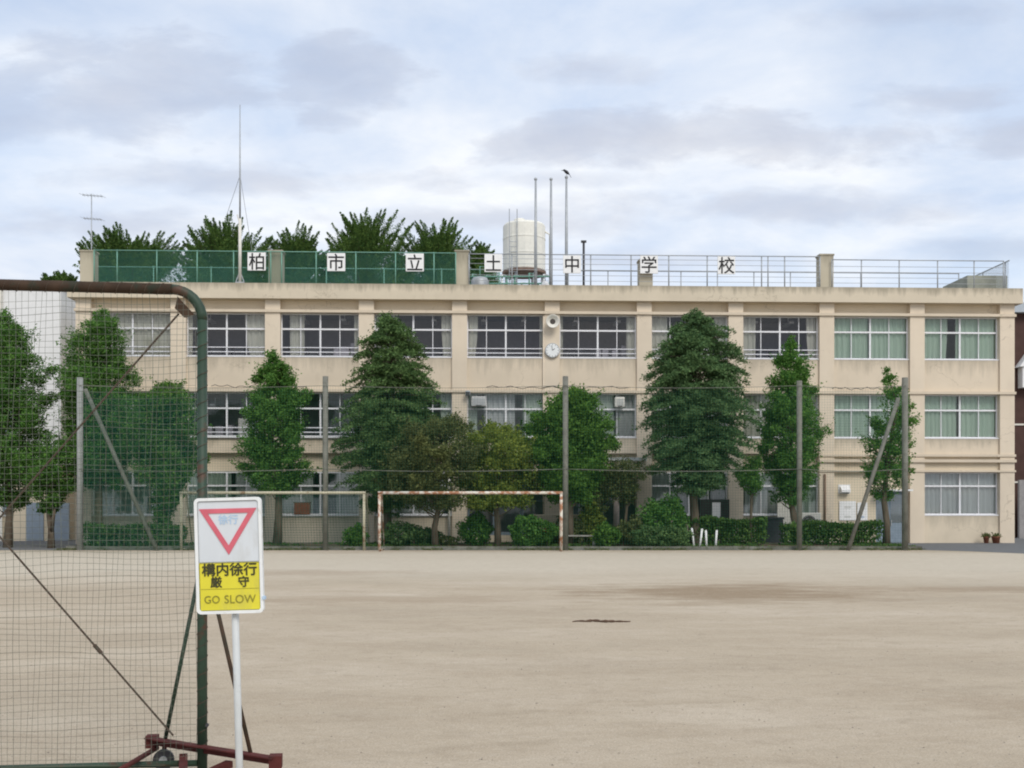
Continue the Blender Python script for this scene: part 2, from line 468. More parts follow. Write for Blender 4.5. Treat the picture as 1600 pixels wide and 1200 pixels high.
# ------------------------------------------------------------------ ground
def ground_material():
    m, n, b = mat_base('sandy playing field', 0.95, 0.1)
    t = n.nodes.new('ShaderNodeTexCoord')
    base = (0.505, 0.425, 0.322)
    f1 = nnoise(n, 0.3, 7, 0.65, (0.5, 1, 1))
    col = nramp(n, f1, [(0.30, tuple(x*0.85 for x in base)), (0.48, base), (0.66, (0.585, 0.505, 0.40))])
    f2 = nnoise(n, 1.3, 7, 0.7, (0.5, 1, 1), 0.3)
    col = nmix(n, nramp(n, f2, [(0.44, 0.0), (0.70, 0.48)]), col, (0.38, 0.30, 0.215))
    s = n.nodes.new('ShaderNodeSeparateXYZ'); n.links.new(t.outputs['Object'], s.inputs[0])
    # raked pale strip in front of the goals
    wob = nnoise(n, 0.12, 4, 0.6)
    yy = nmath(n, 'ADD', s.outputs['Y'], nmath(n, 'MULTIPLY', nmath(n, 'SUBTRACT', wob, 0.5), 9.0))
    band = nramp(n, nmath(n, 'DIVIDE', yy, 60.0), [(0.40, 0.0), (0.54, 0.75), (0.70, 0.7), (0.735, 0.1)])
    col = nmix(n, band, col, (0.62, 0.565, 0.465))
    # damp patch
    def ellipse(cx, cy, rx, ry, strength, colr, col, sc=1.2):
        dx = nmath(n, 'DIVIDE', nmath(n, 'SUBTRACT', s.outputs['X'], cx), rx)
        dy = nmath(n, 'DIVIDE', nmath(n, 'SUBTRACT', s.outputs['Y'], cy), ry)
        d = nmath(n, 'SQRT', nmath(n, 'ADD', nmath(n, 'MULTIPLY', dx, dx), nmath(n, 'MULTIPLY', dy, dy)))
        nz = nnoise(n, sc, 6, 0.65, (0.4, 1, 1))
        v = nmath(n, 'ADD', nmath(n, 'SUBTRACT', 1.0, d), nmath(n, 'MULTIPLY', nmath(n, 'SUBTRACT', nz, 0.5), 2.2))
        return nmix(n, nramp(n, v, [(0.1, 0.0), (0.7, strength)]), col, colr)
    col = ellipse(4.6, 23.2, 4.6, 3.4, 0.95, (0.285, 0.21, 0.135), col, 1.4)
    col = ellipse(-2.5, 21.5, 5.0, 1.4, 0.6, (0.37, 0.29, 0.205), col, 1.5)
    col = ellipse(10.5, 24.0, 3.5, 1.3, 0.7, (0.31, 0.235, 0.16), col, 1.8)
    col = ellipse(-6.0, 30.0, 5.0, 1.8, 0.6, (0.40, 0.32, 0.24), col, 1.2)
    col = ellipse(4.6, 10.2, 1.3, 0.5, 0.5, (0.36, 0.28, 0.20), col, 3.0)
    col = ellipse(1.0, 12.5, 2.4, 0.9, 0.35, (0.37, 0.30, 0.22), col, 2.5)
    # scuffs and old footprints
    scuff = nnoise(n, 4.5, 6, 0.7, (.7, 1, 1), 0.6, (4, 8, 0))
    col = nmix(n, nramp(n, scuff, [(0.50, 0.0), (0.68, 0.38)]), col, (0.33, 0.27, 0.20))
    scuff2 = nnoise(n, 9.0, 5, 0.7, (.8, 1, 1), 0.4, (1, 3, 0))
    col = nmix(n, nramp(n, scuff2, [(0.52, 0.0), (0.70, 0.35)]), col, (0.60, 0.53, 0.43))
    # worn wheel tracks curving across the near right
    for off in (0.0, 1.35):
        yc = nmath(n, 'ADD', nmath(n, 'MULTIPLY', nmath(n, 'SUBTRACT', s.outputs['X'], 2.0), 0.28), 9.2+off)
        dd = nmath(n, 'ABSOLUTE', nmath(n, 'SUBTRACT', nmath(n, 'ADD', s.outputs['Y'], nmath(n, 'MULTIPLY', nnoise(n, .5, 3), .5)), yc))
        tm = nmath(n, 'MULTIPLY', nramp(n, dd, [(0.04, 1.0), (0.13, 0.0)]), nramp(n, nnoise(n, 1.1, 5, .7), [(0.45, 0.0), (0.62, 0.40)]))
        col = nmix(n, tm, col, (0.33, 0.265, 0.19))
    fine = nnoise(n, 60, 5, 0.75)
    mid_ = nnoise(n, 19, 5, 0.7)
    col = nmix(n, nramp(n, fine, [(0.38, 0.42), (0.56, 0.0)]), col, (0.26, 0.205, 0.15))
    col = nmix(n, nramp(n, fine, [(0.52, 0.0), (0.68, 0.4)]), col, (0.66, 0.59, 0.48))
    col = nmix(n, nramp(n, mid_, [(0.36, 0.28), (0.52, 0.0)]), col, (0.33, 0.265, 0.195))
    n.links.new(col, b.inputs['Base Color'])
    h = nmath(n, 'ADD', nmath(n, 'MULTIPLY', fine, 0.4), nmath(n, 'ADD', mid_, nnoise(n, 6, 5, 0.7, (0.8, 1, 1))))
    nbump(n, b, h, 0.55, 0.03)
    return m
g = MB()
nx, ny = 40, 60
xs = np.concatenate([[-400, -120], np.linspace(-40, 40, nx), [120, 400]])
ys = np.concatenate([[-150, -40], np.linspace(-5, 60, ny), [150, 900]])
g.add([(x, y, 0) for y in ys for x in xs],
      [(j*len(xs)+i, j*len(xs)+i+1, (j+1)*len(xs)+i+1, (j+1)*len(xs)+i) for j in range(len(ys)-1) for i in range(len(xs)-1)])
tag(g.build('playing_field', ground_material()), kind='structure')
# asphalt apron in front of the school
ap = MB()
pts = [(-60, 45.1), (13.6, 45.2), (16.5, 45.6), (18.5, 44.0), (19.8, 41.8), (22, 39.5), (30, 37.5), (60, 36), (60, 70), (-60, 70)]
ap.add([(x, y, 0.004) for x, y in pts], [tuple(range(len(pts)))])
tag(ap.build('asphalt_apron', M['asphalt']), kind='structure')
# planting bed with kerb
BX0, BX1, BY0, BY1 = -18.6, 17.1, 45.35, 50.2
bed = MB().box(BX0+.12, BX1-.12, BY0+.12, BY1-.12, 0.0, 0.11)
tag(bed.build('planting_bed', M['soil']), kind='structure')
kb = MB().box(BX0, BX1, BY0, BY0+.118, 0.0, .15).box(BX0, BX1, BY1-.118, BY1, 0, .15).box(BX0, BX0+.118, BY0+.12, BY1-.12, 0, .15).box(BX1-.118, BX1, BY0+.12, BY1-.12, 0, .15)
tag(kb.build('kerb', plain('dark kerb concrete', (0.19, 0.185, 0.16), .95, .35, 1.6, .1, 0, (0.09, 0.10, 0.06), (.48, .66))), kind='structure')  # kerb toned dark with greenish blotches, a dark band along the field edge
BED = 0.11

# ------------------------------------------------------------------ school building
YA, YB = 52.15, 53.75
XA, XB = (130-800)/F*YA, (1574-800)/F*YB
TH = math.atan2(YB-YA, XB-XA); CT, ST = math.cos(TH), math.sin(TH)
LEN = math.hypot(XB-XA, YB-YA)
PITCH = LEN/10
def UB(px, v=0.0):                       # photo column -> distance along the facade at depth v
    k = (px-800)/F
    xa, ya = XA - v*ST, YA + v*CT
    return (k*ya - xa)/(CT - k*ST)
def YU(u, v=0.0): return YA + u*ST + v*CT
def ZB(py, u, v=0.0): return CAMH + (HOR-py)*YU(u, v)/F
def W(u, v, z): return Vector((XA + u*CT - v*ST, YA + u*ST + v*CT, z))

school = thing('school_building', (XA, YA, 0), 'long three-storey cream school building with eleven pillars and wide window bands', 'school building', TH)
PW = 0.73
Z_PAR0, Z_PAR1 = 11.79, 12.53
DEPTH = 9.0
UL, UR = UB(108), UB(1594)
for i in range(11):
    u = i*PITCH
    p = MB().box(u-PW/2, u+PW/2, 0, 0.62, 0, Z_PAR0)
    p.build('pillar', M['pillar'], school)
# continuous ledges
def ledge(z0, z1, v0, name='ledge', u0=-PW/2-.05, u1=LEN+PW/2+.05):
    MB().box(u0, u1, v0, 0.5, z0, z1).build(name, M['ledge'], school)
ledge(11.17, 11.30, -0.09)
ledge(7.34, 7.47, -0.08)
uq = UB(1280)
ledge(4.26, 4.38, -0.06, u0=uq)
ledge(3.98, 4.12, -0.10, u0=uq)
ledge(3.50, 3.60, -0.05, u0=uq)
MB().box(UL, UR, -0.28, 0.3, Z_PAR0+.002, Z_PAR1).build('parapet', M['parapet'], school)
MB().box(UL, UL+.3, 0.302, DEPTH, Z_PAR0, Z_PAR1-.003).box(UR-.3, UR, 0.302, DEPTH, Z_PAR0, Z_PAR1-.003).box(UL+.302, UR-.302, DEPTH-.3, DEPTH, Z_PAR0, Z_PAR1-.003).build('rear_parapet', M['parapet'], school)
MB().box(UL+.302, UR-.302, .302, DEPTH-.302, Z_PAR0-.2, Z_PAR0+.15).build('roof', M['roof'], school)
MB().box(-PW/2, -PW/2+.25, .63, DEPTH-.31, 0, Z_PAR0-.21).build('side_wall', M['wall'], school)
MB().box(LEN+PW/2-.25, LEN+PW/2, .63, DEPTH-.31, 0, Z_PAR0-.21).build('side_wall', M['wall'], school)
MB().box(-PW/2, LEN+PW/2, DEPTH-.3, DEPTH-.002, 0, Z_PAR0-.21).build('rear_wall', M['wall'], school)
MB().box(-PW/2+.26, LEN+PW/2-.26, 4.6, 4.75, 0, Z_PAR0-.21).build('corridor_wall', M['room'], school)
for z in (3.75, 7.60):
    MB().box(-PW/2+.26, LEN+PW/2-.26, .63, 4.59, z-.28, z).build('floor_slab', M['floor'], school)
for i in range(1, 10):
    MB().box(i*PITCH-.08, i*PITCH+.08, .63, 4.59, .01, 11.5).build('partition', M['room'], school)

def curtain(u0, u1, z0, z1, v, mat, parent, amp=.045, name='curtain', taper=0.0):
    n = max(10, int((u1-u0)/.035)); mb = MB()
    ph = random.random()*9
    vs = []
    rows = 4
    for r in range(rows+1):
        t = r/rows
        for k in range(n+1):
            s = k/n
            x = u0 + (u1-u0)*s
            if taper: x = u0 + (u1-u0)*s*(1-taper*(1-t)*(1-t)) if taper > 0 else u1 - (u1-u0)*(1-s)*(1+taper*(1-t)*(1-t))
            y = v + amp*math.sin(x*24+ph+.6*math.sin(x*5)) + .4*amp*math.sin(x*51+2*ph+t)
            vs.append((x, y, z0+(z1-z0)*t))
    fs = [(r*(n+1)+k, r*(n+1)+k+1, (r+1)*(n+1)+k+1, (r+1)*(n+1)+k) for r in range(rows) for k in range(n)]
    return mb.add(vs, fs).build(name, mat, parent, True)

def window(i, z0, z1, curtains=(), railing=False, trans=.64, glass='glass', divs=(.25, .5, .75), heavy=(.5,), label=None, panel=()):
    a, b = i*PITCH+PW/2, (i+1)*PITCH-PW/2
    v = .30
    f = MB()
    e = .055
    f.box(a, a+e, v, v+.08, z0, z1).box(b-e, b, v, v+.08, z0, z1)
    f.box(a+e, b-e, v+.002, v+.078, z0, z0+e).box(a+e, b-e, v+.002, v+.078, z1-e, z1)
    zt = z0+(z1-z0)*trans
    f.box(a+e, b-e, v-.02, v+.07, zt-.04, zt+.04)
    for d in divs:
        x = a+(b-a)*d
        w = .04 if d in heavy else .017
        f.box(x-w, x+w, v-.008, v+.074, z0+e, zt-.046).box(x-w, x+w, v-.008, v+.074, zt+.046, z1-e)
    w_ = f.build('window', M['alu'], school)
    if label: w_['label'] = label
    MB().add([(a+e, v+.04, z0+e), (b-e, v+.04, z0+e), (b-e, v+.04, z1-e), (a+e, v+.04, z1-e)], [(0, 1, 2, 3)]).build('pane', M[glass], w_)
    MB().box(a, b, v-.2, v-.002, z0-.05, z0-.001).build('sill', M['alu'], w_)
    for c in curtains:
        curtain(a+(b-a)*c[0], a+(b-a)*c[1], z0+.03, z1-.05, v+.17, M[c[2]], w_, taper=c[3] if len(c) > 3 else 0.0)
    for c in panel:
        MB().box(a+(b-a)*c[0], a+(b-a)*c[1], v+.11, v+.14, z0+(z1-z0)*c[2], z0+(z1-z0)*c[3]).build('paper_panel', M[c[4]], w_)
    if railing:
        r = MB()
        for zz_ in (z0+.20, z0+.42):
            r.tube([(a+.005, v-.12, zz_), (b-.005, v-.12, zz_)], .027, 6)
        r.build('railing', M['rail'], w_)
def spandrel(i, z0, z1, v=.12, mat='spandrel', name='spandrel_wall'):
    MB().box(i*PITCH+PW/2, (i+1)*PITCH-PW/2, v, v+.17, z0, z1).build(name, M[mat], school)

top = {
    0: [(0, 1, 'cur_cream')], 1: [(.0, .06, 'cur_cream'), (.72, 1, 'cur_cream', -.25)], 2: [(.10, .29, 'cur_cream'), (.93, 1, 'cur_cream')],
    3: [(.02, .12, 'cur_cream'), (.86, 1, 'cur_cream', -.2)], 4: [(.02, .14, 'cur_cream', .3), (.94, 1, 'cur_cream')],
    5: [(0, .05, 'cur_cream'), (.88, 1, 'cur_cream')], 6: [(.02, .22, 'cur_cream'), (.84, 1, 'cur_cream')],
    7: [(.02, .19, 'cur_cream'), (.86, 1, 'cur_cream', -.2)], 8: [(.01, .49, 'cur_green'), (.5, .99, 'cur_green')],
    9: [(.01, .36, 'cur_green', .1), (.46, .99, 'cur_green')]}
mid = {
    0: [(.0, .08, 'cur_cream')], 1: [(0, .05, 'cur_cream')], 2: [(0, .07, 'cur_cream')], 3: [(.85, 1, 'cur_pale')],
    4: [(.0, .13, 'cur_pale'), (.22, .62, 'cur_grey'), (.72, 1, 'cur_pale')], 5: [(.0, .2, 'cur_pale'), (.45, .72, 'cur_pale'), (.74, 1, 'cur_grey')],
    6: [(.0, .3, 'cur_cream'), (.8, 1, 'cur_grey')], 7: [(.0, .5, 'cur_cream'), (.6, 1, 'cur_cream')],
    8: [(.01, .49, 'cur_green'), (.5, .99, 'cur_green')], 9: [(.01, .48, 'cur_green'), (.5, .99, 'cur_green')]}
low = {0: [(.05, .95, 'cur_grey')], 1: [(.0, .55, 'cur_pale'), (.6, 1, 'cur_grey')], 2: [(.0, .4, 'cur_grey'), (.7, 1, 'cur_grey')], 3: [(.1, .9, 'cur_grey')],
       6: [(.0, .35, 'cur_grey')], 7: [(.05, .6, 'cur_grey'), (.7, 1, 'cur_pale')], 9: [(0.01, .99, 'cur_grey')]}
pan_mid = {1: [(.64, .80, .0, .42, 'offwhite')], 4: []}
for i in range(10):
    window(i, 9.08, 11.165, top[i], i < 8)
    spandrel(i, 7.475, 9.03)
    MB().box(i*PITCH+PW/2, (i+1)*PITCH-PW/2, .30, .47, 11.302, Z_PAR0).build('beam', M['wall'], school)
    window(i, 5.20, 7.335, mid[i], i in (1, 2, 3), panel=pan_mid.get(i, ()))
    if i in (1, 2, 3):
        MB().box(i*PITCH+PW/2+.02, (i+1)*PITCH-PW/2-.02, .0, .097, 5.12, 5.20).build('sill_shelf', M['alu'], school)
    if i < 8:
        spandrel(i, 4.40, 5.148, mat='spandrel_mid')
        MB().box(i*PITCH+PW/2, (i+1)*PITCH-PW/2, .42, .55, 3.49, 4.398).build('beam', M['wall'], school)
    else:
        spandrel(i, 4.385, 5.148, mat='spandrel_mid')
        MB().box(i*PITCH+PW/2, (i+1)*PITCH-PW/2, .14, .30, 3.602, 4.258).build('beam', M['wall'], school)
    if i in (0, 1, 2, 3, 6, 7, 9):
        window(i, 1.40, 3.485, low[i], False, .68, 'glass_low')
        spandrel(i, 0, 1.348, .12 if i == 9 else .2, 'spandrel_low')
for i in (1, 2, 3, 4, 5, 6, 7):
    for zc_ in (11.35, 7.12):
        if zc_ < 8 and i > 5: continue
        for q_ in (.28, .72):
            x = i*PITCH+PITCH*q_+random.uniform(-.2, .2)
            MB().box(x-.12, x+.12, 1.3, 2.6, zc_-.34, zc_-.24).box(x-.02, x+.02, 1.9, 1.94, zc_-.238, zc_+.1).build('ceiling_lamp', M['white'], school)
for i, a_, b_, z_, h_, m_ in ((1, .1, .55, 9.08, .62, 'dark'), (2, .35, .6, 9.08, .5, 'dark'), (2, .62, .9, 9.08, .75, 'room'), (4, .2, .5, 9.08, .55, 'dark'), (5, .1, .4, 9.08, .48, 'dark'),
                              (5, .5, .8, 9.08, .7, 'room'), (7, .3, .7, 9.08, .55, 'dark'), (1, .2, .5, 5.2, .6, 'room'), (3, .3, .8, 9.08, .5, 'dark'), (6, .5, .8, 9.08, .8, 'room'), (2, .2, .6, 5.2, .5, 'dark')):
    c_ = MB(); x_ = i*PITCH+PITCH*a_
    while x_ < i*PITCH+PITCH*b_:
        w_ = random.uniform(.25, .5); c_.box(x_, x_+w_, 1.1, 1.5, z_-.9, z_+h_*random.uniform(.7, 1.05)); x_ += w_+random.uniform(.03, .2)
    c_.build('cabinet_row', M[m_], school)
# entrance, bays 4 and 5
eu0, eu1 = 4*PITCH+PW/2, 6*PITCH-PW/2
ent = MB().box(eu0, eu1, 2.4, 2.5, 0, .35).box(eu0, eu1, 2.4, 2.5, 2.9, 3.47)
ent.build('entrance_wall', M['wall'], school)
for k in range(6):
    w = (eu1-eu0)/6
    a = eu0+k*w
    d = MB().box(a+.02, a+.09, 2.4, 2.48, .352, 2.898).box(a+w-.09, a+w-.02, 2.4, 2.48, .352, 2.898)
    d.box(a+.09, a+w-.09, 2.402, 2.478, .352, .5).box(a+.09, a+w-.09, 2.402, 2.478, 2.76, 2.898).box(a+.09, a+w-.09, 2.402, 2.478, 2.05, 2.12)
    dd = d.build('entrance_door', M['bluegrey'], school)
    MB().add([(a+.09, 2.44, .5), (a+w-.09, 2.44, .5), (a+w-.09, 2.44, 2.76), (a+.09, 2.44, 2.76)], [(0, 1, 2, 3)]).build('pane', M['glass'], dd)
cu0, cu1 = UB(868, -2), UB(1008, -2)
MB().box(cu0, cu1, -2.2, -.11, 3.42, 3.95).build('canopy', M['pillar'], school)
MB().box(cu0-.05, cu1+.05, -2.28, -.11, 3.952, 4.1).build('canopy_trim', M['white'], school)
for px in (880, 963):
    u = UB(px, -1.9)
    MB().tube([(u, -1.9, 0), (u, -1.9, 3.418)], .14, 16).build('canopy_column', plain('pinkish column paint', (0.55, 0.45, 0.42)), school, True)
# bay 8 door wall
b8 = 8*PITCH
d0, d1 = UB(1368, .25), UB(1412, .25)
MB().box(b8+PW/2, d0, .2, .35, 0, 3.498).build('door_wall', M['wall'], school)
MB().box(d1, b8+PITCH-PW/2, .2, .35, 0, 3.498).build('door_wall', M['wall'], school)
MB().box(d0, d1, .2, .35, 2.55, 3.498).build('door_wall', M['wall'], school)
dr = MB().box(d0+.01, d1-.01, .27, .33, .02, 2.548).build('door', M['bluegrey'], school)
dm = (d0+d1)/2
for a, b in ((d0+.08, dm-.05), (dm+.05, d1-.08)):
    MB().box(a, b, .255, .268, 1.0, 2.4).build('pane', M['glass_low'], dr)
MB().box(dm+.06, dm+.10, .22, .254, .85, 1.15).build('handle', M['steel'], dr)
MB().box(d0-.1, d1+.15, -.55, .198, 2.56, 2.64).build('awning', M['white'], school)
# downpipes and cables
for px in (850, 702, 1289):
    u = UB(px, -.05)
    zt = 11.1 if px == 850 else 3.4
    MB().tube([(u, -.05 if px != 850 else .06, .1), (u, -.05 if px != 850 else .06, zt)], .055, 10).build('downpipe', M['offwhite'] if px == 702 else plain('brown pipe', (0.20, 0.13, 0.09)) if px == 1289 else M['pillar'], school, True)
for ua, ub in ((UB(760), UB(985)), (UB(330), UB(480)), (UB(1300), UB(1420))):
    MB().tube([(ua+(ub-ua)*k/24, -.02-.0*k, 7.60+.05*math.sin(k*1.9)+.03*math.sin(k*.7)) for k in range(25)], .016, 5).build('cable', M['dark'], school)
# rooftop stubs
for px in (138, 431.5, 722, 1008.5, 1290):
    u = UB(px, .5)
    w = .33
    zt = ZB(392 if px < 1000 else 398, u, .5)
    if px == 1008.5: zt = 13.95
    sb = MB().box(u-w, u+w, .302, .95, Z_PAR0+.152, zt-.08).box(u-w-.04, u+w+.04, .27, .98, zt-.08, zt)
    sb.build('rooftop_stub', M['stub'], school)
# stair head block at the right end
u0, u1 = UB(1506, 2), UB(1568, 2)
MB().box(u0, u1, 1.6, 4.5, Z_PAR0+.152, 13.55).build('roof_hatch_block', plain('weathered grey concrete', (0.30, 0.31, 0.26), 0.9, .2, 1.5), school)

# items fixed to the facade
u5 = 5*PITCH
ck = thing('wall_clock', W(u5, 0, ZB(548, u5)), 'round white clock low on the middle pillar of the top storey', 'clock', TH)
ck.scale = (.88, 1, .88)
MB().disc((0, -.01, 0), .40, .12, 36).build('case', M['steel'], ck)
MB().disc((0, -.131, 0), .36, .012, 36).build('face', M['clockface'], ck)
MB().bar((0, -.15, 0), (.13, -.15, .10), .03, .01, (0, 1, 0)).build('hour_hand', M['dark'], ck)
MB().bar((0, -.162, 0), (-.05, -.162, .27), .02, .01, (0, 1, 0)).build('minute_hand', M['dark'], ck)
mk = MB()
for k in range(12):
    a = k*math.pi/6
    mk.bar((.29*math.cos(a), -.146, .29*math.sin(a)), (.335*math.cos(a), -.146, .335*math.sin(a)), .025, .006, (0, 1, 0))
mk.build('hour_marks', M['dark'], ck)
sp = thing('horn_loudspeaker', W(u5, 0, ZB(504, u5)), 'round dark horn loudspeaker on the middle pillar above the clock', 'loudspeaker', TH)
MB().disc((0, -.0, 0), .10, .2, 20).build('bracket', M['steel'], sp)
mb = MB(); n = 28
prof = [(.10, -.2), (.16, -.3), (.30, -.42), (.33, -.43), (.30, -.40), (.12, -.28)]
vs = [(r*math.cos(2*math.pi*k/n), y, r*math.sin(2*math.pi*k/n)) for r, y in prof for k in range(n)]
mb.add(vs, [(i*n+k, i*n+(k+1) % n, (i+1)*n+(k+1) % n, (i+1)*n+k) for i in range(len(prof)-1) for k in range(n)])
mb.build('horn', M['offwhite'], sp, True)
MB().disc((0, -.27, 0), .20, .02, 20).build('driver', M['speaker'], sp)
for px, py, lab in ((748, 628, 'white air conditioner casing at the upper left of the window left of the round tree'), (968, 629, 'white air conditioner unit in the upper window between the round tree and the big cedar')):
    u = UB(px); z = ZB(py, u)
    ac = thing('air_conditioner', W(u, 0, z), lab, 'air conditioner', TH)
    w = .36 if px == 748 else .23
    bevel(MB().box(-w, w, -.18, .26, -.22, .26).build('casing', plain('grey casing', (0.48, 0.48, 0.47)) if px == 748 else M['offwhite'], ac), .03)
    gr = MB()
    for k in range(5): gr.box(-w+.06, w-.06, -.19, -.181, -.16+k*.07, -.13+k*.07)
    gr.build('grille', M['steel'], ac)
    MB().box(-w*.4, w*.4, -.20, -.191, -.21, -.175).build('outlet', M['dark'], ac)
u = UB(731); z = ZB(615, u)
fl = thing('floodlight', W(u, 0, z), 'small grey floodlight beside the fourth pillar left of the entrance, below the ledge', 'floodlight', TH)
MB().tube([(0, 0, .12), (0, -.22, .12)], .03, 8).build('arm', M['steel'], fl)
bevel(MB().box(-.12, .12, -.36, -.18, -.14, .10).build('head', M['steel'], fl), .02)
MB().box(-.10, .10, -.37, -.361, -.12, .05).build('lens', M['dark'], fl)

# ------------------------------------------------------------------ roof fences
def mesh_panel(mb, p0, p1, z0, z1, step=.12, r=.004):
    """diagonal wire mesh between two points"""
    d = Vector(p1)-Vector(p0); Lh = math.hypot(d.x, d.y); e = Vector((d.x/Lh, d.y/Lh, 0))
    H = z1-z0; nrm = Vector((-e.y, e.x, 0))
    def w(s, z, o): return Vector((p0[0], p0[1], 0)) + e*s + nrm*o + Vector((0, 0, z))
    k = -H
    while k < Lh:
        for sgn in (1, -1):
            s0, zA, s1, zB = k, z0, k+H, z1
            if s0 < 0: zA = z0 - s0; s0 = 0
            if s1 > Lh: zB = z1-(s1-Lh); s1 = Lh
            if s1-s0 > .02:
                if sgn < 0: zA, zB = z0+z1-zA, z0+z1-zB
                mb.tube([w(s0, zA, .004*sgn), w(s1, zB, .004*sgn)], r, 3, False)
        k += step
def roof_fence(name, us, v, z0, z1, label, cat, fm, wm, mats, rails, mesh=True, r=.03, step=.12, wr=.0075, wires=()):
    t = thing(name, W(us[0], v, z0), label, cat, TH)
    u0 = us[0]; h = z1-z0
    for u in us:
        MB().tube([(u-u0, 0, 0), (u-u0, 0, h)], r, 8).build('post', fm, t, True)
    for rz in rails:
        MB().tube([(0, -.02, rz), (us[-1]-u0, -.02, rz)], r*.8, 8).build('rail', fm, t, True)
    if mesh:
        for a, b in zip(us[:-1], us[1:]):
            m_ = MB(); mesh_panel(m_, (a-u0, .03, 0), (b-u0, .03, 0), .03, h-.02, step, wr)
            m_.build('wire_mesh', wm, t)
    for wz in wires:
        MB().tube([(0, -.03, wz), (us[-1]-u0, -.03, wz)], .012, 5).build('wire', fm, t)
    return t
zf0 = Z_PAR1
gp = [147, 183, 245, 308, 365, 423, 440, 494, 556, 618, 678, 712]
roof_fence('rooftop_fence', [UB(p, .15) for p in gp], .15, zf0, 14.17, 'green chain link fence along the left half of the school roof edge', 'fence', M['fgreen'], M['meshgreen'], None, (1.6, .05), wr=.008)
roof_fence('rooftop_fence', [UB(p, 3.4) for p in (150, 240, 330, 420, 510, 600, 690, 780)], 3.4, Z_PAR0+.152, 14.1, 'second green chain link fence standing further back on the left half of the school roof', 'fence', M['fgreen'], M['meshgreen'], None, (2.1, .05), step=.13, wr=.005)
gp2 = [733, 800, 861, 923, 986, 1045, 1105, 1190, 1200, 1226, 1281]
roof_fence('rooftop_railing', [UB(p, .15) for p in gp2], .15, zf0, 14.12, 'bare grey post and rail fence along the middle and right of the school roof', 'railing', M['steel'], M['meshgrey'], None, (1.57, .04), False, .032, wires=(.28, .55, .82, 1.1, 1.35))
gp3 = [1300, 1346, 1405, 1465, 1522, 1568]
roof_fence('rooftop_railing', [UB(p, .15) for p in gp3], .15, zf0, 13.98, 'bare grey rail fence at the far right roof edge beyond the last concrete stub', 'railing', M['steel'], M['meshgrey'], None, (1.43, .04), False, .032, wires=(.28, .55, .82, 1.1))
gp4 = [888, 950, 1007, 1064, 1121, 1178, 1235, 1290, 1345, 1405, 1465, 1498]
roof_fence('rooftop_railing', [UB(p, 3.4) for p in gp4], 3.4, Z_PAR0+.152, ZB(424, 30, 3.4), 'low inner grey pipe rail set back behind the roof edge fence on the right', 'railing', M['steel'], M['meshgrey'], None, (ZB(424, 30, 3.4)-Z_PAR0-.17,), False, .03)
# side fence at right end
t = thing('rooftop_side_fence', W(UR-.45, .2, zf0), 'grey mesh fence running back along the right side of the school roof', 'fence', TH)
for k in range(4):
    MB().tube([(0, .4+k*2.4, -.4), (0, .4+k*2.4, 1.48)], .032, 8).build('post', M['steel'], t, True)
MB().tube([(0, 0, 1.48), (0, 8, 1.48)], .035, 8).build('rail', M['steel'], t, True)
m_ = MB(); mesh_panel(m_, (0.02, .1, 0), (0.02, 7.6, 0), .02, 1.45, .13, .006); m_.build('wire_mesh', M['meshgrey'], t)
# character boards
CH = [('柏', 400.5, 408), ('市', 525, 409), ('立', 648, 409.5), ('土', 771, 410.5), ('中', 894, 412.5), ('学', 1014.5, 413), ('校', 1135.5, 414)]
where = ['leftmost, beside the tall aerial mast', 'second from the left, on the green fence', 'third from the left, left of a concrete stub', 'in front of the water tank', 'below the pole with the bird', 'covering the top of a concrete stub', 'rightmost of the seven, on the grey rails']
for (ch, px, py), wl_ in zip(CH, where):
    u = UB(px, -.02); z = ZB(py, u, -.02)
    t = thing('character_board', W(u, .07, z), 'white square board with a black character, ' + wl_, 'sign board', TH, 'character boards along the roof fence')
    s = .435
    bevel(MB().box(-s, s, -.03, .02, -s, s).build('panel', M['white'], t), .008, 1)
    text_mesh(ch, .86, M['black'], 'character', t, 0, 0, -.036, .008, .95, .008)
    MB().box(-.3, .3, .021, .045, .2, .26).box(-.3, .3, .021, .045, -.26, -.2).build('bracket', M['steel'], t)

# tall aerial mast
u = UB(375, -.12)
am = thing('aerial_mast', W(u, -.12, 12.535), 'very tall thin aerial mast standing at the left front edge of the school roof', 'aerial mast', TH)
zt = ZB(165, u) - 12.535; zm = ZB(343, u)-12.535; zk = ZB(275, u)-12.535
MB().tube([(0, 0, 0), (0, 0, zm)], .075, 10).build('pole', M['offwhite'], am, True)
MB().tube([(0, 0, zm), (0, 0, zk), (0, 0, zt)], [.045, .04, .018], 8).build('whip', M['steel'], am, True)
for dx in (-1.0, .35):
    MB().tube([(0, .02, zk), (dx, 1.2, zm-1.4 if dx > 0 else zm+.2)], .012, 5).build('stay_wire', M['steel'], am)
MB().tube([(0, 0, zm-.3), (-.13, -.02, zm+.2)], .03, 6).build('spur', M['offwhite'], am)
MB().box(-.2, .2, -.12, .12, 0, .05).bar((-.2, 0, .05), (-.05, 0, .45), .04, .04, (0, 1, 0)).bar((.2, 0, .05), (.05, 0, .45), .04, .04, (0, 1, 0)).build('base_bracket', M['steel'], am)
# TV antenna
ta = thing('tv_antenna', P(143, 440, 60.5), 'small two-armed television antenna behind the left end of the school roof', 'antenna')
h = (440-303)*60.5/F
MB().tube([(0, 0, -1.2), (0, 0, h)], .03, 8).build('mast', M['steel'], ta, True)
for z, w in ((h-.05, .52), (h-1.35, .46)):
    a = MB().tube([(-w, 0, z), (w, .3, z)], .02, 6)
    for k in range(7):
        x = -w+2*w*k/6; y = .3*k/6
        a.tube([(x-.05, y-.32, z), (x+.05, y+.32, z)], .009, 4)
    a.build('array', M['steel'], ta)
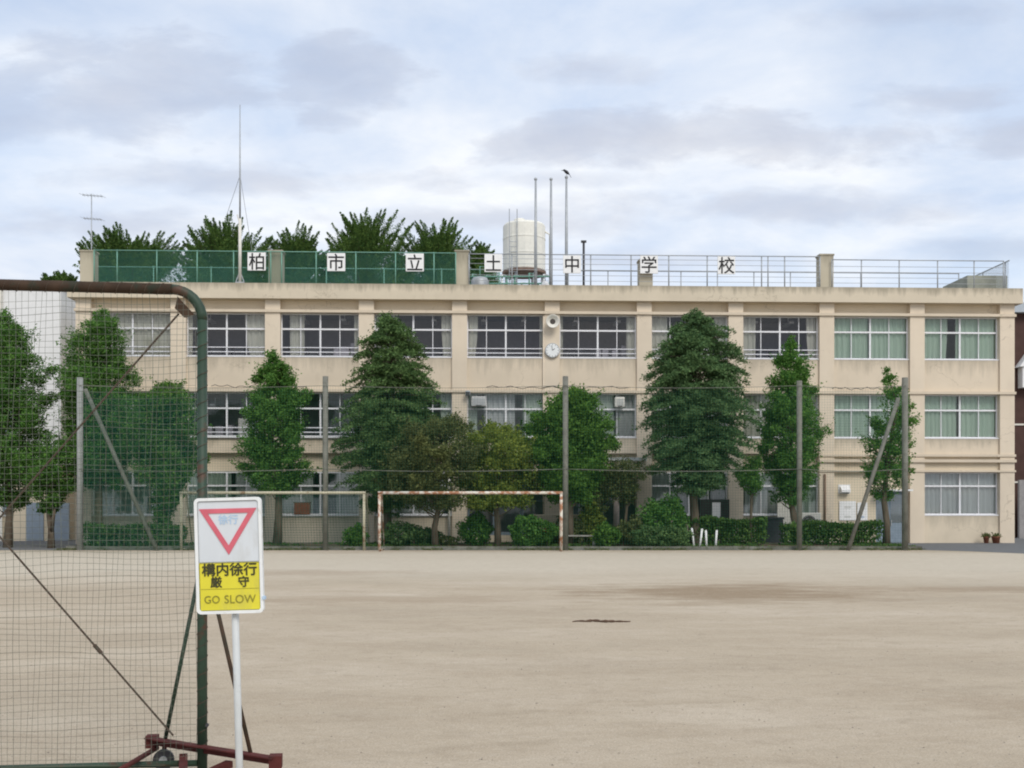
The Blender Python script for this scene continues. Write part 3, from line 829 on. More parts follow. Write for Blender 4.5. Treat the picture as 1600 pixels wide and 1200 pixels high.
# flag poles and bird
for px, pt, lab in ((837, 278, 'bare grey flagpole on the roof, the one just in front of the water tank'), (861, 278, 'bare grey flagpole standing between two other flagpoles on the roof'), (885, 275, 'grey flagpole on the roof with a black bird on its top')):
    Y = 53.6
    p = P(px, 446, Y); h = (446-pt)*Y/F
    t = thing('flagpole', (p.x, Y, 11.95), lab, 'flagpole', TH, 'flagpoles on the roof')
    h2 = CAMH+(HOR-pt)*Y/F-11.95
    MB().tube([(0, 0, 0), (0, 0, h2*.5), (0, 0, h2-.1)], [.085, .075, .05], 10).build('shaft', M['steel'], t, True)
    MB().lathe([(.02, -.1), (.07, -.06), (.085, 0), (.06, .05), (.01, .07)], 12, (0, 0, h2-.05)).build('finial', M['steel'], t, True)
    if px == 885: birdp = Vector((p.x, Y, 11.95+h2+.02))
bd = thing('bird', birdp, 'black crow perched on top of the rightmost flagpole, facing left', 'bird')
body = MB(); n = 12
sp_ = [(-.30, .20, .01), (-.27, .215, .045), (-.20, .22, .085), (-.13, .17, .09), (-.05, .10, .125), (.06, .02, .13), (.16, -.06, .085), (.24, -.13, .05), (.31, -.26, .05), (.38, -.38, .03)]
rings = []
for k, (x, z, r) in enumerate(sp_):
    for j in range(n):
        a = 2*math.pi*j/n
        fl_ = .45 if k > 6 else 1.0
        rings.append((x + r*fl_*.55*math.sin(a), r*math.cos(a), z+.22 + r*fl_*.85*math.sin(a)))
body.add(rings, [(i*n+k, i*n+(k+1) % n, (i+1)*n+(k+1) % n, (i+1)*n+k) for i in range(len(sp_)-1) for k in range(n)] + [tuple(range(n))[::-1], tuple(range((len(sp_)-1)*n, len(sp_)*n))])
bd.scale = (.62, .62, .62)
body.build('body', M['feather'], bd, True)
MB().tube([(-.30, 0, .42), (-.42, 0, .385)], [.028, .006], 8).build('beak', M['dark'], bd)
for s in (-1, 1):
    MB().tube([(.03, s*.04, .16), (.02, s*.035, .0)], .012, 5).build('leg', M['dark'], bd)
# single rooftop post
p = P(912, 446, 56)
t = thing('rooftop_lamp_post', (p.x, 56, 11.95), 'short dark post with a small crossarm on the roof right of the flagpoles', 'post')
h = CAMH+(HOR-379)*56/F-11.95
MB().tube([(0, 0, 0), (0, 0, h)], .06, 8).build('shaft', M['dark'], t, True)
MB().box(-.14, .14, -.07, .07, h, h+.1).build('head', M['dark'], t)

# water tank
YT = 57.5; s = YT/F
tz0 = CAMH+(HOR-425)*s; tz1 = CAMH+(HOR-352)*s
tp = ((819-800)*s, YT, 11.94)
tk = thing('water_tank', tp, 'cream cylindrical water tank with a ladder on a steel stand on the roof', 'water tank', TH)
r = 33*s; zb, zt = tz0-11.94, tz1-11.94
MB().lathe([(r*.97, zb), (r, zb+.05), (r, zb+.8), (r*1.015, zb+.82), (r*1.015, zb+.88), (r, zb+.9), (r, zb+1.65), (r*1.015, zb+1.67), (r*1.015, zb+1.73), (r, zb+1.75), (r, zt-.08), (r*.93, zt+.02), (r*.5, zt+.12), (.02, zt+.15)], 20).build('shell', M['tank'], tk)
MB().lathe([(.3, 0), (.3, .1), (.26, .14), (.01, .16)], 16, (-.25, -.3, zt+.1)).build('manhole_lid', M['tank'], tk)
ld = MB()
for x in (-.2, .2):
    ld.tube([(-.62+x, -r-.02, .1), (-.62+x, -r-.02, zt+.55)], .025, 6)
for k in range(14): ld.tube([(-.82, -r-.02, .2+k*.26), (-.42, -r-.02, .2+k*.26)], .015, 5)
ld.build('ladder', M['steel'], tk)
for a in range(6):
    x, y = .85*r*math.cos(a*1.047), .85*r*math.sin(a*1.047)
    MB().bar((x, y, 0), (x, y, zb-.16), .12, .12, (1, 0, 0)).build('leg', M['steel'], tk)
MB().lathe([(r*1.04, zb-.15), (r*1.04, zb-.002)], 24).build('stand_ring', plain('rusty ring', (0.20, 0.13, 0.10), .7, .3, 3), tk)
pp = MB()
MB().tube([(r+.25, -.1, .1), (r+.25, -.1, zt-.5), (r-.05, -.1, zt-.35)], .06, 8).build('riser_pipe', M['tank'], tk, True)
# rooftop pipework and small tanks
t = thing('pipe_rack', W(UB(800, 2.4), 2.4, 11.94), 'tangle of green and white pipework on the roof below the water tank', 'pipework', TH)
for k in range(11):
    x = -2.0+k*.36+random.uniform(-.08, .08); hh = random.uniform(1.1, 1.75)
    MB().tube([(x, 0, 0), (x, 0, hh), (x+.2, .3, hh+.02)], .045, 8).build('riser', M[('fgreen', 'white', 'fgreen')[k % 3]], t, True)
for z in (.8, 1.15, 1.5):
    MB().tube([(-2.2, -.08, z), (1.9, -.08, z+.05)], .04, 8).build('header_pipe', M['fgreen'], t, True)
t = thing('expansion_tank', W(UB(750, 2.2), 2.2, 11.94), 'small silvery cylinder tank on the roof, left of the pipework', 'tank', TH)
MB().lathe([(.30, 0), (.44, .12), (.45, 1.25), (.36, 1.42), (.05, 1.5)], 20).build('shell', M['steel'], t, True)
MB().tube([(0, 0, 1.45), (0, 0, 2.0), (.4, 0, 2.0)], .035, 8).build('pipe', M['fgreen'], t, True)
for px, py in ((852, 432),):
    t = thing('expansion_tank', W(UB(px, 1.6), 1.6, 11.94), 'small white pressure bottle on the roof, right of the pipework', 'tank', TH)
    MB().lathe([(.12, 0), (.22, .1), (.23, .9), (.15, 1.1), (.03, 1.18)], 16).build('shell', M['white'], t, True)
    MB().tube([(0, 0, 1.15), (0, 0, 1.35), (-.3, 0, 1.35)], .025, 6).build('pipe', M['steel'], t, True)

# ------------------------------------------------------------------ neighbours
yl = 57.0
x1 = (95-800)/F*yl
wb = thing('neighbour_building', (x1-12, yl, 0), 'white tiled building with a beige ground floor at the far left edge', 'building')
zt = CAMH+(HOR-446)*yl/F
MB().box(0, 12, 0, 9, 3.9, zt).build('upper_wall', M['whitetile'], wb)
MB().box(.05, 11.95, .05, 8.95, 0, 3.898).build('lower_wall', M['wall'], wb)
MB().box(-.2, 12.15, -.2, 9.2, zt+.002, zt+.22).build('roof_edge', M['brownwall'], wb)
MB().box(0.02, 12.04, -.05, .002, 3.8, 4.0).build('band', M['ledge'], wb)
for px in (2, -60):
    xx = (px-800)/F*yl-(x1-12)
    for z in (1.3, 5.6, 9.2):
        w_ = MB().box(xx-.6, xx+.6, -.03, .08, z, z+.06).box(xx-.6, xx+.6, -.03, .08, z+1.7, z+1.76).box(xx-.6, xx-.54, -.03, .08, z+.06, z+1.7).box(xx+.54, xx+.6, -.03, .08, z+.06, z+1.7).build('window', M['alu'], wb)
        MB().box(xx-.53, xx+.53, -.01, .06, z+.07, z+1.69).build('pane', M['bluegrey'], w_)
for px in (55, 95):
    xx = (px-800)/F*yl-(x1-12)
    MB().box(xx-.45, xx+.45, -.04, .04, 0.02, 2.0).build('door', M['bluegrey'], wb)
MB().box(11.98-3.2, 11.98-3.0, -.12, -.052, 0, zt-.02).build('downpipe', M['offwhite'], wb)

yr = 63.0
hx = (1574-800)/F*yr
hb = thing('neighbour_house', (hx, yr, 0), 'dark reddish brown clad house at the right edge behind the school', 'house')
zr = CAMH+(HOR-490)*yr/F
MB().box(0, 10, 0, 8, 0, zr).build('wall', M['brownwall'], hb)
rf = MB(); rf.add([(-.5, -.5, zr), (10.5, -.5, zr), (10.5, 8.5, zr), (-.5, 8.5, zr), (-.5, 4, zr+1.4), (10.5, 4, zr+1.4)], [(0, 1, 5, 4), (2, 3, 4, 5), (0, 4, 3), (1, 2, 5), (0, 3, 2, 1)])
rf.build('roof', plain('grey roof', (0.3, 0.32, 0.33)), hb)
zc = CAMH+(HOR-607)*yr/F; zh = CAMH+(HOR-575)*yr/F; zp = CAMH+(HOR-545)*yr/F
cxx = (1612-800)/F*yr-hx
cb = MB().box(cxx-.8, cxx+.8, -.6, -.002, zc, zh).poly([(cxx-1.0, zh+.002), (cxx+1.0, zh+.002), (cxx, zp+.3)], -.7, -.002).build('dormer', M['white'], hb)
MB().box(cxx-.6, cxx+.6, -.62, -.602, zc+.15, zh-.1).build('pane', M['bluegrey'], cb)
for py in (662, 752):
    zz_ = CAMH+(HOR-py)*yr/F
    MB().box(-.02, 10, -.06, -.002, zz_-.1, zz_).build('band', M['offwhite'], hb)
MB().box(-.05, 10, -1.6, -1.4, 0, 3.3).build('garden_wall', plain('grey block wall', (0.28, 0.27, 0.27)), hb)

# ------------------------------------------------------------------ foliage
def unit(a): return a/np.maximum(np.linalg.norm(a, axis=-1, keepdims=True), 1e-9)
def leaf_obj(name, C, mat, parent, ln, wd, dirs=None, up=.6, jit=.5):
    N = len(C)
    n = unit(RNG.normal(size=(N, 3)) + np.array([0, 0, up]))
    if dirs is None: t = RNG.normal(size=(N, 3))
    else: t = dirs + RNG.normal(size=(N, 3))*jit
    t = t - n*np.sum(t*n, 1, keepdims=True)
    t = unit(t); b = np.cross(n, t)
    s = RNG.uniform(.65, 1.35, (N, 1))
    l_, w_ = ln*s, wd*s
    fold = n*(w_*.35)
    V = np.stack([C - t*l_*.5, C + b*w_*.5 + fold, C + t*l_*.5, C - b*w_*.5 + fold], 1).reshape(-1, 3)
    me = bpy.data.meshes.new(name)
    me.vertices.add(4*N); me.vertices.foreach_set('co', V.astype(np.float32).ravel())
    me.loops.add(4*N); me.loops.foreach_set('vertex_index', np.arange(4*N, dtype=np.int32))
    me.polygons.add(N); me.polygons.foreach_set('loop_start', np.arange(0, 4*N, 4, dtype=np.int32))
    me.update(calc_edges=True)
    me.materials.append(mat)
    o = bpy.data.objects.new(name, me); COL.objects.link(o); o.parent = parent
    return o
def prof_r(prof, z):
    return np.interp(z, [p[0] for p in prof], [p[1] for p in prof])
def make_tree(name, pos, prof, label, leaf, kind='clump', trunk_r=.14, n=90, per=130, cr=.42, ln=.15, wd=.085, droop=-.1, group=None, xs=1.0, lean=0.0, fork=False, cat='tree'):
    """prof: list of (height, radius) of the crown outline."""
    t = thing(name, pos, label, cat, RNG.uniform(0, 6), group)
    z0, z1 = prof[0][0], prof[-1][0]
    tr = MB()
    bend = [Vector((RNG.normal()*.05*k, RNG.normal()*.05*k, 0)) for k in range(6)]
    zs = [-.15, z0*.5, z0, z0+(z1-z0)*.35, z0+(z1-z0)*.7, z1*.97]
    rr = [trunk_r*1.35, trunk_r*1.02, trunk_r*.9, trunk_r*.6, trunk_r*.32, .015]
    axis = [Vector((lean*z, 0, z))+b for z, b in zip(zs, bend)]
    tr.tube(axis, rr, 9)
    def ax(z): return np.array([np.interp(z, zs, [a.x for a in axis]), np.interp(z, zs, [a.y for a in axis]), z])
    Cs, Ds = [], []
    if kind == 'conifer':
        z = z0
        while z < z1-.1:
            r = float(prof_r(prof, z))
            k = 5+int(r*2.2)
            for j in range(k):
                a = RNG.uniform(0, 6.283); rl = r*RNG.uniform(.62, 1.12)
                if RNG.random() < .10: rl *= .6
                d = np.array([math.cos(a), math.sin(a), 0]); side = np.array([-d[1], d[0], 0])
                rise = .22*rl
                m_ = int(per*rl*.36)+12
                s = RNG.uniform(.18, 1, m_)**.8
                wdt = .34*rl*(1-s)*s*2.2+.07+.10*rl*(s > .3)*RNG.random(m_)
                lat = RNG.normal(size=m_)*wdt*.55
                zc = rise*np.sin(s*2.4)*(1 if droop > -.2 else .4) + droop*rl*s*s*1.0 + RNG.normal(size=m_)*.05
                c = ax(z+RNG.normal()*.12)+np.outer(s*rl, d)+np.outer(lat, side); c[:, 2] += zc
                Cs.append(c)
                Ds.append(np.tile(d, (m_, 1))*.8+np.outer(np.sign(lat)*.6, side)+np.array([0, 0, .05]))
                if rl > .5 and RNG.random() < .6:
                    pts = [ax(z)+d*rl*q+np.array([0, 0, rise*math.sin(q*2.4)*(1 if droop > -.2 else .4)+droop*rl*q*q]) for q in (0, .4, .85)]
                    tr.tube(pts, [.035, .022, .008], 5, False)
            z += RNG.uniform(.10, .22)*(1.0 if r > .8 else .75)
        m_ = 90
        zz_ = RNG.uniform(z1-.55, z1+.12, m_)
        c = np.stack([RNG.normal(size=m_)*.05, RNG.normal(size=m_)*.05, np.zeros(m_)], 1)+np.array([ax(min(q, z1)) for q in zz_])
        c[:, 2] = zz_
        Cs.append(c); Ds.append(np.tile([0, 0, 1.0], (m_, 1)))
    elif kind == 'clump':
        zg = np.linspace(z0, z1-.1, 60); wg = prof_r(prof, zg)+.10; wg /= wg.sum()
        m_ = int(n*per*.45)
        z_ = RNG.choice(zg, m_, p=wg)+RNG.uniform(-.1, .1, m_)
        a_ = RNG.uniform(0, 6.283, m_); q_ = prof_r(prof, z_)*RNG.uniform(.0, 1, m_)**.6*(.82+.2*np.sin(a_*3+z_*2.3)+.12*np.sin(a_*5-z_*4.1))
        pt = np.stack([np.cos(a_)*q_, np.sin(a_)*q_, z_], 1)
        pt[:, 0] += np.interp(z_, zs, [a.x for a in axis]); pt[:, 1] += np.interp(z_, zs, [a.y for a in axis])
        Cs.append(pt); Ds.append(np.stack([np.cos(a_), np.sin(a_), np.full(m_, .5)], 1))
        n = int(n*1.35)
        for j in range(n):
            z = RNG.choice(zg, p=wg)+RNG.uniform(-.1, .1)
            a = RNG.uniform(0, 6.283); r = float(prof_r(prof, z))*(.95+.17*math.sin(a*2+z*1.9+z0*7)+.13*math.sin(a*3-z*3.3+z1*5))
            q = r*math.sqrt(RNG.uniform(.12, 1.0))
            c0 = ax(z)+np.array([math.cos(a)*q, math.sin(a)*q, 0])
            sc = cr*RNG.uniform(.6, 1.2)*min(1, .30+r*.6)
            m_ = int(per*RNG.uniform(.6, 1.3)*min(1, .35+r*.6))
            pt = unit(RNG.normal(size=(m_, 3)))*(RNG.uniform(.2, 1, (m_, 1))**.5)*sc
            pt[:, 2] *= .72
            out_ = np.array([math.cos(a), math.sin(a), .35])
            Cs.append(c0+pt); Ds.append(unit(pt)*.7+out_*.5)
            if RNG.random() < .14: continue
            if RNG.random() < .4:
                st = ax(max(z0*.7, z-.55*q-.2))
                mid_ = (st+c0)/2+np.array([0, 0, -.05])
                tr.tube([st, mid_, c0], [.035, .022, .01], 5, False)
            # stray twig tips on the outline
            if RNG.random() < .8:
                e = unit(np.array([math.cos(a), math.sin(a), RNG.uniform(.2, 1.1)]))
                k2 = 14
                s = RNG.uniform(.2, 1, k2)
                Cs.append(c0+np.outer(s*sc*1.9, e)+RNG.normal(size=(k2, 3))*.04); Ds.append(np.tile(e, (k2, 1)))
    elif kind == 'shoots':
        zc = prof[1][0]; Rr = prof[1][1]; Hh = z1-zc
        lob = RNG.uniform(0, 6.283, 3)
        for j in range(n):
            a = RNG.uniform(0, 6.283); th = math.acos(RNG.uniform(-.25, 1.0))
            k_ = RNG.uniform(.66, 1.14)*(1+.12*math.sin(2*a+lob[0])+.10*math.sin(3*a+lob[1]))
            end = ax(zc)+np.array([math.cos(a)*math.sin(th)*Rr*k_, math.sin(a)*math.sin(th)*Rr*k_, math.cos(th)*Hh*k_*(1.0 if math.cos(th) > 0 else 2.2)])
            ln_ = RNG.uniform(1.7, 3.2)
            e = unit(np.array([math.cos(a)*(.15+.8*math.sin(th)), math.sin(a)*(.15+.8*math.sin(th)), .85+.35*RNG.random()]))
            st_ = end-e*ln_
            m_ = int(per*ln_)
            s = RNG.uniform(0, 1, m_)
            wd_ = cr*(1.03-s)**1.1+.035
            Cs.append(st_+np.outer(s*ln_, e)+RNG.normal(size=(m_, 3))*wd_[:, None]*.5); Ds.append(np.tile(e, (m_, 1))*.8+RNG.normal(size=(m_, 3))*.3)
            if j % 3 == 0:
                tr.tube([ax(max(z0*.6, st_[2]-1.4)), st_, end-e*.2], [.06, .04, .01], 5, False)
        m_ = n*per//4
        d = unit(RNG.normal(size=(m_, 3))); d[:, 2] = np.where(d[:, 2] < 0, d[:, 2]*2.6, d[:, 2]*.62)
        Cs.append(ax(zc)+d*(RNG.random((m_, 1))**.4)*np.array([Rr*.82, Rr*.82, Hh*.8])); Ds.append(d)
    if fork:
        for s in (-1, 1):
            tr.tube([(0, 0, z0*.45), (s*.35, .05*s, z0*.8), (s*.75, .1*s, z0*1.15)], [trunk_r*.8, trunk_r*.6, trunk_r*.35], 8)
    tr.build('trunk', M['bark'], t, True)
    C = np.concatenate(Cs); D = np.concatenate(Ds)
    if kind == 'clump' and ln < .2:
        k_ = RNG.random(len(C)) < .6
        C = np.concatenate([C, C[k_]+RNG.normal(size=(k_.sum(), 3))*.09]); D = np.concatenate([D, D[k_]]); ln, wd = ln*.76, wd*.80
    elif kind == 'conifer':
        k_ = RNG.random(len(C)) < .5
        C = np.concatenate([C, C[k_]+RNG.normal(size=(k_.sum(), 3))*[.12, .12, .07]]); D = np.concatenate([D, D[k_]]); ln, wd = ln*.85, wd*.85
    keep = C[:, 2] > .12
    leaf_obj('crown', C[keep], leaf, t, ln, wd, D[keep])
    return t
def TP(px, Y): return Vector(((px-800)*Y/F, Y, BED if BX0 < (px-800)*Y/F < BX1 and BY0 < Y < BY1 else 0.0))
def TH_(py, Y): return CAMH+(HOR-py)*Y/F - (BED if BY0 < Y < BY1 else 0)
def prof_px(rows, Y): # rows of (py, half width in px), bottom first
    return [(TH_(py, Y), w*Y/F) for py, w in rows]
Yt = 48.0
make_tree('conifer_tree', TP(12, Yt), prof_px([(785, 26), (745, 62), (690, 72), (620, 60), (560, 46), (510, 26), (478, 3)], Yt), 'tall green tree cut off by the left edge of the photo, trunk bare below', L['green'], 'clump', .17, 150, 150, .48, .15, .07)
make_tree('young_tree', TP(80, 47.2), prof_px([(800, 6), (775, 28), (740, 50), (715, 52), (695, 30)], 47.2), 'small forked tree with a low crown between the two tall leftmost trees', L['green'], 'clump', .13, 46, 120, .38, .14, .08, fork=True)
make_tree('conifer_tree', TP(154, 48.6), prof_px([(755, 34), (715, 58), (640, 66), (590, 60), (545, 44), (510, 26), (484, 5)], 48.6), 'tall bushy tree behind the leftmost steel post and its brace', L['green'], 'clump', .18, 150, 150, .46, .15, .07)
make_tree('broadleaf_tree', TP(258, 47.0), prof_px([(822, 10), (780, 22), (740, 44), (690, 58), (645, 54), (615, 34), (598, 8)], 47.0), 'bright green leafy tree narrowing to the ground behind the foreground net post', L['bright'], 'clump', .13, 105, 130, .42, .15, .09)
make_tree('columnar_tree', TP(433, 48.5), prof_px([(770, 28), (735, 46), (680, 50), (630, 42), (590, 28), (562, 14), (546, 3)], 48.5), 'slim upright green tree with a bare straight trunk above the left goal', L['green'], 'clump', .17, 110, 130, .40, .14, .08)
make_tree('conifer_tree', TP(606, 48.6), prof_px([(800, 40), (765, 78), (700, 88), (650, 82), (600, 72), (555, 54), (520, 34), (494, 8)], 48.6), 'broad dark conifer between the left goal and the right goal', L['conifer'], 'conifer', .2, per=190, ln=.15, wd=.06, droop=-.12)
make_tree('spreading_tree', TP(680, 46.8), prof_px([(795, 50), (760, 76), (705, 80), (675, 60), (652, 24)], 46.8), 'low spreading olive brown tree over the left post of the rusty goal', L['brown'], 'clump', .13, 90, 120, .42, .13, .075)
make_tree('spreading_tree', TP(778, 47.0), prof_px([(790, 52), (750, 66), (705, 66), (680, 48), (658, 16)], 47.0), 'yellowish green leafy tree behind the middle of the rusty goal', L['yellow'], 'clump', .13, 70, 120, .40, .16, .085)
make_tree('round_tree', TP(889, 47.6), prof_px([(782, 26), (745, 56), (700, 66), (660, 64), (630, 44), (610, 14)], 47.6), 'round bright green tree with a dense crown behind the middle grey post', L['bright'], 'clump', .17, 130, 150, .44, .15, .09)
make_tree('cedar_tree', TP(1086, 48.0), prof_px([(772, 46), (740, 70), (705, 84), (665, 90), (620, 86), (575, 80), (535, 58), (510, 34), (486, 6)], 48.0), 'big layered blue green cedar, the widest tree in front of the school', L['cedar'], 'conifer', .2, per=200, ln=.16, wd=.06, droop=-.10)
make_tree('columnar_tree', TP(1242, 48.8), prof_px([(785, 20), (750, 40), (700, 46), (650, 46), (600, 40), (560, 24), (522, 3)], 48.8), 'slim dark green tree behind the grey post right of the big cedar', L['green'], 'clump', .15, 110, 130, .38, .14, .075)
make_tree('columnar_tree', TP(1385, 48.0), prof_px([(780, 16), (740, 38), (690, 36), (650, 32), (615, 24), (590, 10), (572, 1)], 48.0), 'thin sparse tree with a bare tip beside the rightmost grey post', L['green'], 'clump', .14, 56, 90, .33, .14, .075)
make_tree('young_tree', TP(1172, 48.0), prof_px([(770, 10), (745, 26), (725, 22), (712, 6)], 48.0), 'little thin tree between the big cedar and the slim dark tree', L['green'], 'clump', .06, 26, 70, .26, .12, .07)
make_tree('young_tree', TP(975, 48.6), prof_px([(785, 14), (755, 32), (735, 34), (715, 12)], 48.6), 'small brownish shrub-like tree just left of the big cedar', L['brown'], 'clump', .07, 34, 80, .32, .12, .07)
make_tree('young_tree', TP(928, 48.9), prof_px([(805, 10), (775, 26), (750, 18)], 48.9), 'small dark leafy sapling in front of the entrance under the round tree', L['brown'], 'clump', .06, 22, 80, .28, .13, .08)
# trees behind the school
Yb = 72.0
far = [(210, 352, 70, 'spiky tree behind the roof at the far left, near the television antenna'), (352, 338, 66, 'spiky tree behind the roof with the tall aerial mast in front of it'),
       (460, 346, 43, 'narrow spiky tree behind the roof, between the mast and the taller pair'), (570, 324, 63, 'tallest spiky tree behind the roof with ragged upright shoots'),
       (688, 336, 52, 'dense spiky tree behind the roof, left of the water tank'), (752, 372, 20, 'low spiky treetop right beside the water tank'), (95, 418, 30, 'tips of a low spiky tree peeping over the white building at far left')]
for k, (px, pt, hw, lab) in enumerate(far):
    Yk = Yb+(k % 3)*1.2
    z1 = CAMH+(HOR-pt-6)*Yk/F
    zm = CAMH+(HOR-max(402, pt+22))*Yk/F
    w = hw*1.1*Yk/F
    make_tree('spiky_tree', ((px-800)*Yk/F, Yk, 0), [(8.0, w*.9), (zm, w), (z1, .35)], lab, L['ginkgo'], 'shoots', .22, int(hw*2.6), 170, .46, .135, .055, group='trees behind the school roof')
for px, lab in ((318, 'dark low tree far behind the roof fence, just left of the mast'), (620, 'dark low tree far behind the roof fence, between the two tallest trees'), (410, 'dark low tree far behind the roof fence, just right of the mast'), (515, 'dark low tree far behind the roof fence, under the second board'), (190, 'dark low tree far behind the roof fence, left of the mast and its neighbour')):
    make_tree('background_tree', ((px-800)*78/F, 78, 0), [(8, 2.6), (16.5, 2.9), (18.3, 2.2), (19.7 if px > 500 else 18.9, .4)], lab, L['ginkgo'], 'clump', .25, 120, 110, .7, .24, .14)

# hedges and bushes
def hedge(name, px0, px1, ytop, Y, depth, label, leaf, round_=False, cat='hedge', dens=900):
    x0, x1 = (px0-800)*Y/F, (px1-800)*Y/F
    h = TH_(ytop, Y)
    t = thing(name, ((x0+x1)/2, Y, BED), label, cat)
    w = (x1-x0)/2
    if round_:
        N = int(dens*w*h*2.2)
        d = unit(RNG.normal(size=(N, 3))); rad = RNG.uniform(.35, 1, (N, 1))**.45
        lump = 1+.13*np.sin(d[:, :1]*5+1.3*px0)+.12*np.sin(d[:, 1:2]*6+px0)+.10*np.sin(d[:, 2:]*7+2*d[:, :1]*4)
        C = d*rad*lump*np.array([w, depth/2, h*.55])+np.array([0, 0, h*.5])
        D = d
    else:
        N = int(dens*(2*w)*h*1.6)
        C = np.stack([RNG.uniform(-w, w, N), RNG.uniform(-depth/2, depth/2, N), RNG.uniform(0, 1, N)**.75*h], 1)
        C[:, 2] *= 1+.07*np.sin(C[:, 0]*2.3+px0)+.05*np.sin(C[:, 0]*6.1)
        top_ = RNG.random(N) < .25
        C[top_, 2] = h*(1+.07*np.sin(C[top_, 0]*2.3+px0))+RNG.normal(size=top_.sum())*.05
        D = RNG.normal(size=(N, 3))
    C = C[C[:, 2] > .02]
    D = D[:len(C)]
    leaf_obj('foliage', C, leaf, t, .13, .08, D, .5, .8)
    st = MB()
    for k in range(max(3, int(w*5))):
        x = RNG.uniform(-w*.7, w*.7); y = RNG.uniform(-.2, .2)*depth
        st.tube([(x, y, -.03), (x+RNG.normal()*.08, y, h*.4), (x+RNG.normal()*.15, y+RNG.normal()*.1, h*.8)], [.03, .022, .01], 5)
    st.build('stem', M['bark'], t)
    return t
hedge('hedge', 132, 288, 823, 46.6, 1.3, 'long clipped dark hedge behind the net at the left', L['hedge'])
hedge('hedge', 1078, 1196, 813, 48.3, 1.2, 'clipped hedge behind the four white stakes', L['hedge'])
hedge('hedge', 1222, 1374, 819, 48.2, 1.2, 'clipped hedge in front of the posters near the rightmost post', L['hedge'])
for px0, px1, yt, Y, lab, lf in (
        (537, 576, 822, 46.3, 'round green bush beside the right post of the left goal', 'green'),
        (592, 664, 818, 47.3, 'dark mounded bush inside the left part of the rusty goal', 'conifer'),
        (716, 772, 806, 47.4, 'upright green bush inside the middle of the rusty goal', 'green'),
        (790, 868, 808, 46.8, 'wide round green bush at the right end of the rusty goal', 'green'),
        (925, 968, 820, 46.6, 'low leafy bush just right of the middle grey post', 'bright'),
        (962, 1012, 812, 47.0, 'brownish low bush left of the tallest round bush', 'brown'),
        (1000, 1078, 780, 47.4, 'tall rounded bush at the foot of the big cedar', 'green'),
        (985, 1080, 822, 46.3, 'low dark bush in front of the tall rounded bush', 'conifer'),
        (862, 912, 806, 48.2, 'loose brownish shrub behind the middle grey post', 'brown'),
        (905, 945, 786, 48.6, 'taller yellowish shrub right of the middle grey post', 'yellow'),
        (640, 690, 826, 48.3, 'small dark bush inside the rusty goal, right of the mounded one', 'conifer'),
        (684, 716, 838, 47.6, 'tiny low bush inside the rusty goal, left of the upright one', 'brown')):
    hedge('bush', px0, px1, yt, Y, (px1-px0)*Y/F*.8, lab, L[lf], True, 'bush', 1100)

# grass tufts along the bed edge
N = 9000
C = np.stack([RNG.uniform(BX0+.2, BX1-.2, N), RNG.uniform(BY0+.15, BY1-.2, N), np.full(N, BED+.05)], 1)
dens = np.sin(C[:, 0]*.9)+np.sin(C[:, 0]*2.3+C[:, 1]*1.7)+np.sin(C[:, 1]*3.1)
C = C[dens > .2]
e = bpy.data.objects.new('bed_weeds', None)
gr = leaf_obj('bed_weeds', C, L['hedge'], None, .16, .05, np.tile([0, 0, 1.0], (len(C), 1)), .0, .6)
bpy.data.objects.remove(e)
tag(gr, kind='stuff')

# ------------------------------------------------------------------ ball-stop fence along the field
YF = 45.0
bf = thing('ball_stop_fence', ((125-800)*YF/F, YF, 0), 'tall see-through ball-stop net on five grey posts between field and trees', 'net fence')
ox = (125-800)*YF/F
pz = []
for px, py in ((125, 590), (508.5, 588), (883.5, 588), (1249, 595), (1414, 590)):
    x = (px-800)*YF/F-ox; h = CAMH+(HOR-py)*YF/F
    MB().tube([(x, 0, -.1), (x, 0, h)], .115 if px not in (125, 1414) else .125, 12).build('post', M['pole'] if px > 130 else plain('light grey post', (0.27, 0.28, 0.27), .7, .15, 3), bf, True)
    pz.append((x, h))
for a, b in (((133, 608), (246, 860)), ((1404, 622), (1325, 858))):
    pa, pb = P(a[0], a[1], YF), P(b[0], b[1], YF-.25)
    MB().tube([(pa.x-ox, 0, pa.z), (pb.x-ox, -.25, max(0, pb.z)-.05)], .085, 10).build('brace', M['pole'], bf, True)
zt, zm = CAMH+(HOR-603)*YF/F, CAMH+(HOR-733)*YF/F
x0, x1 = pz[0][0], pz[-1][0]
def sagwire(z, name, r):
    for (xa, _), (xb, _) in zip(pz[:-1], pz[1:]):
        MB().tube([(xa+(xb-xa)*k/8, -.13, z-.10*math.sin(math.pi*k/8)) for k in range(9)], r, 5, False).build(name, M['pole'], bf)
sagwire(zt, 'top_wire', .011); sagwire(zm, 'middle_wire', .014)
for (xa, _), (xb, _) in zip(pz[:-1], pz[1:]):
    nb = MB()
    st = .11
    nv = int((xb-xa)/st)
    for k in range(1, nv):
        x = xa+(xb-xa)*k/nv
        s = zt-.10*math.sin(math.pi*k/nv)
        nb.tube([(x, -.14, .06), (x, -.14, s)], .0024, 3, False)
    for k in range(int((zt-.1)/st)):
        z = .06+k*st
        nb.tube([(xa, -.145, z), (xb, -.145, z)], .0024, 3, False)
    nb.build('net', M['netgreen'], bf)
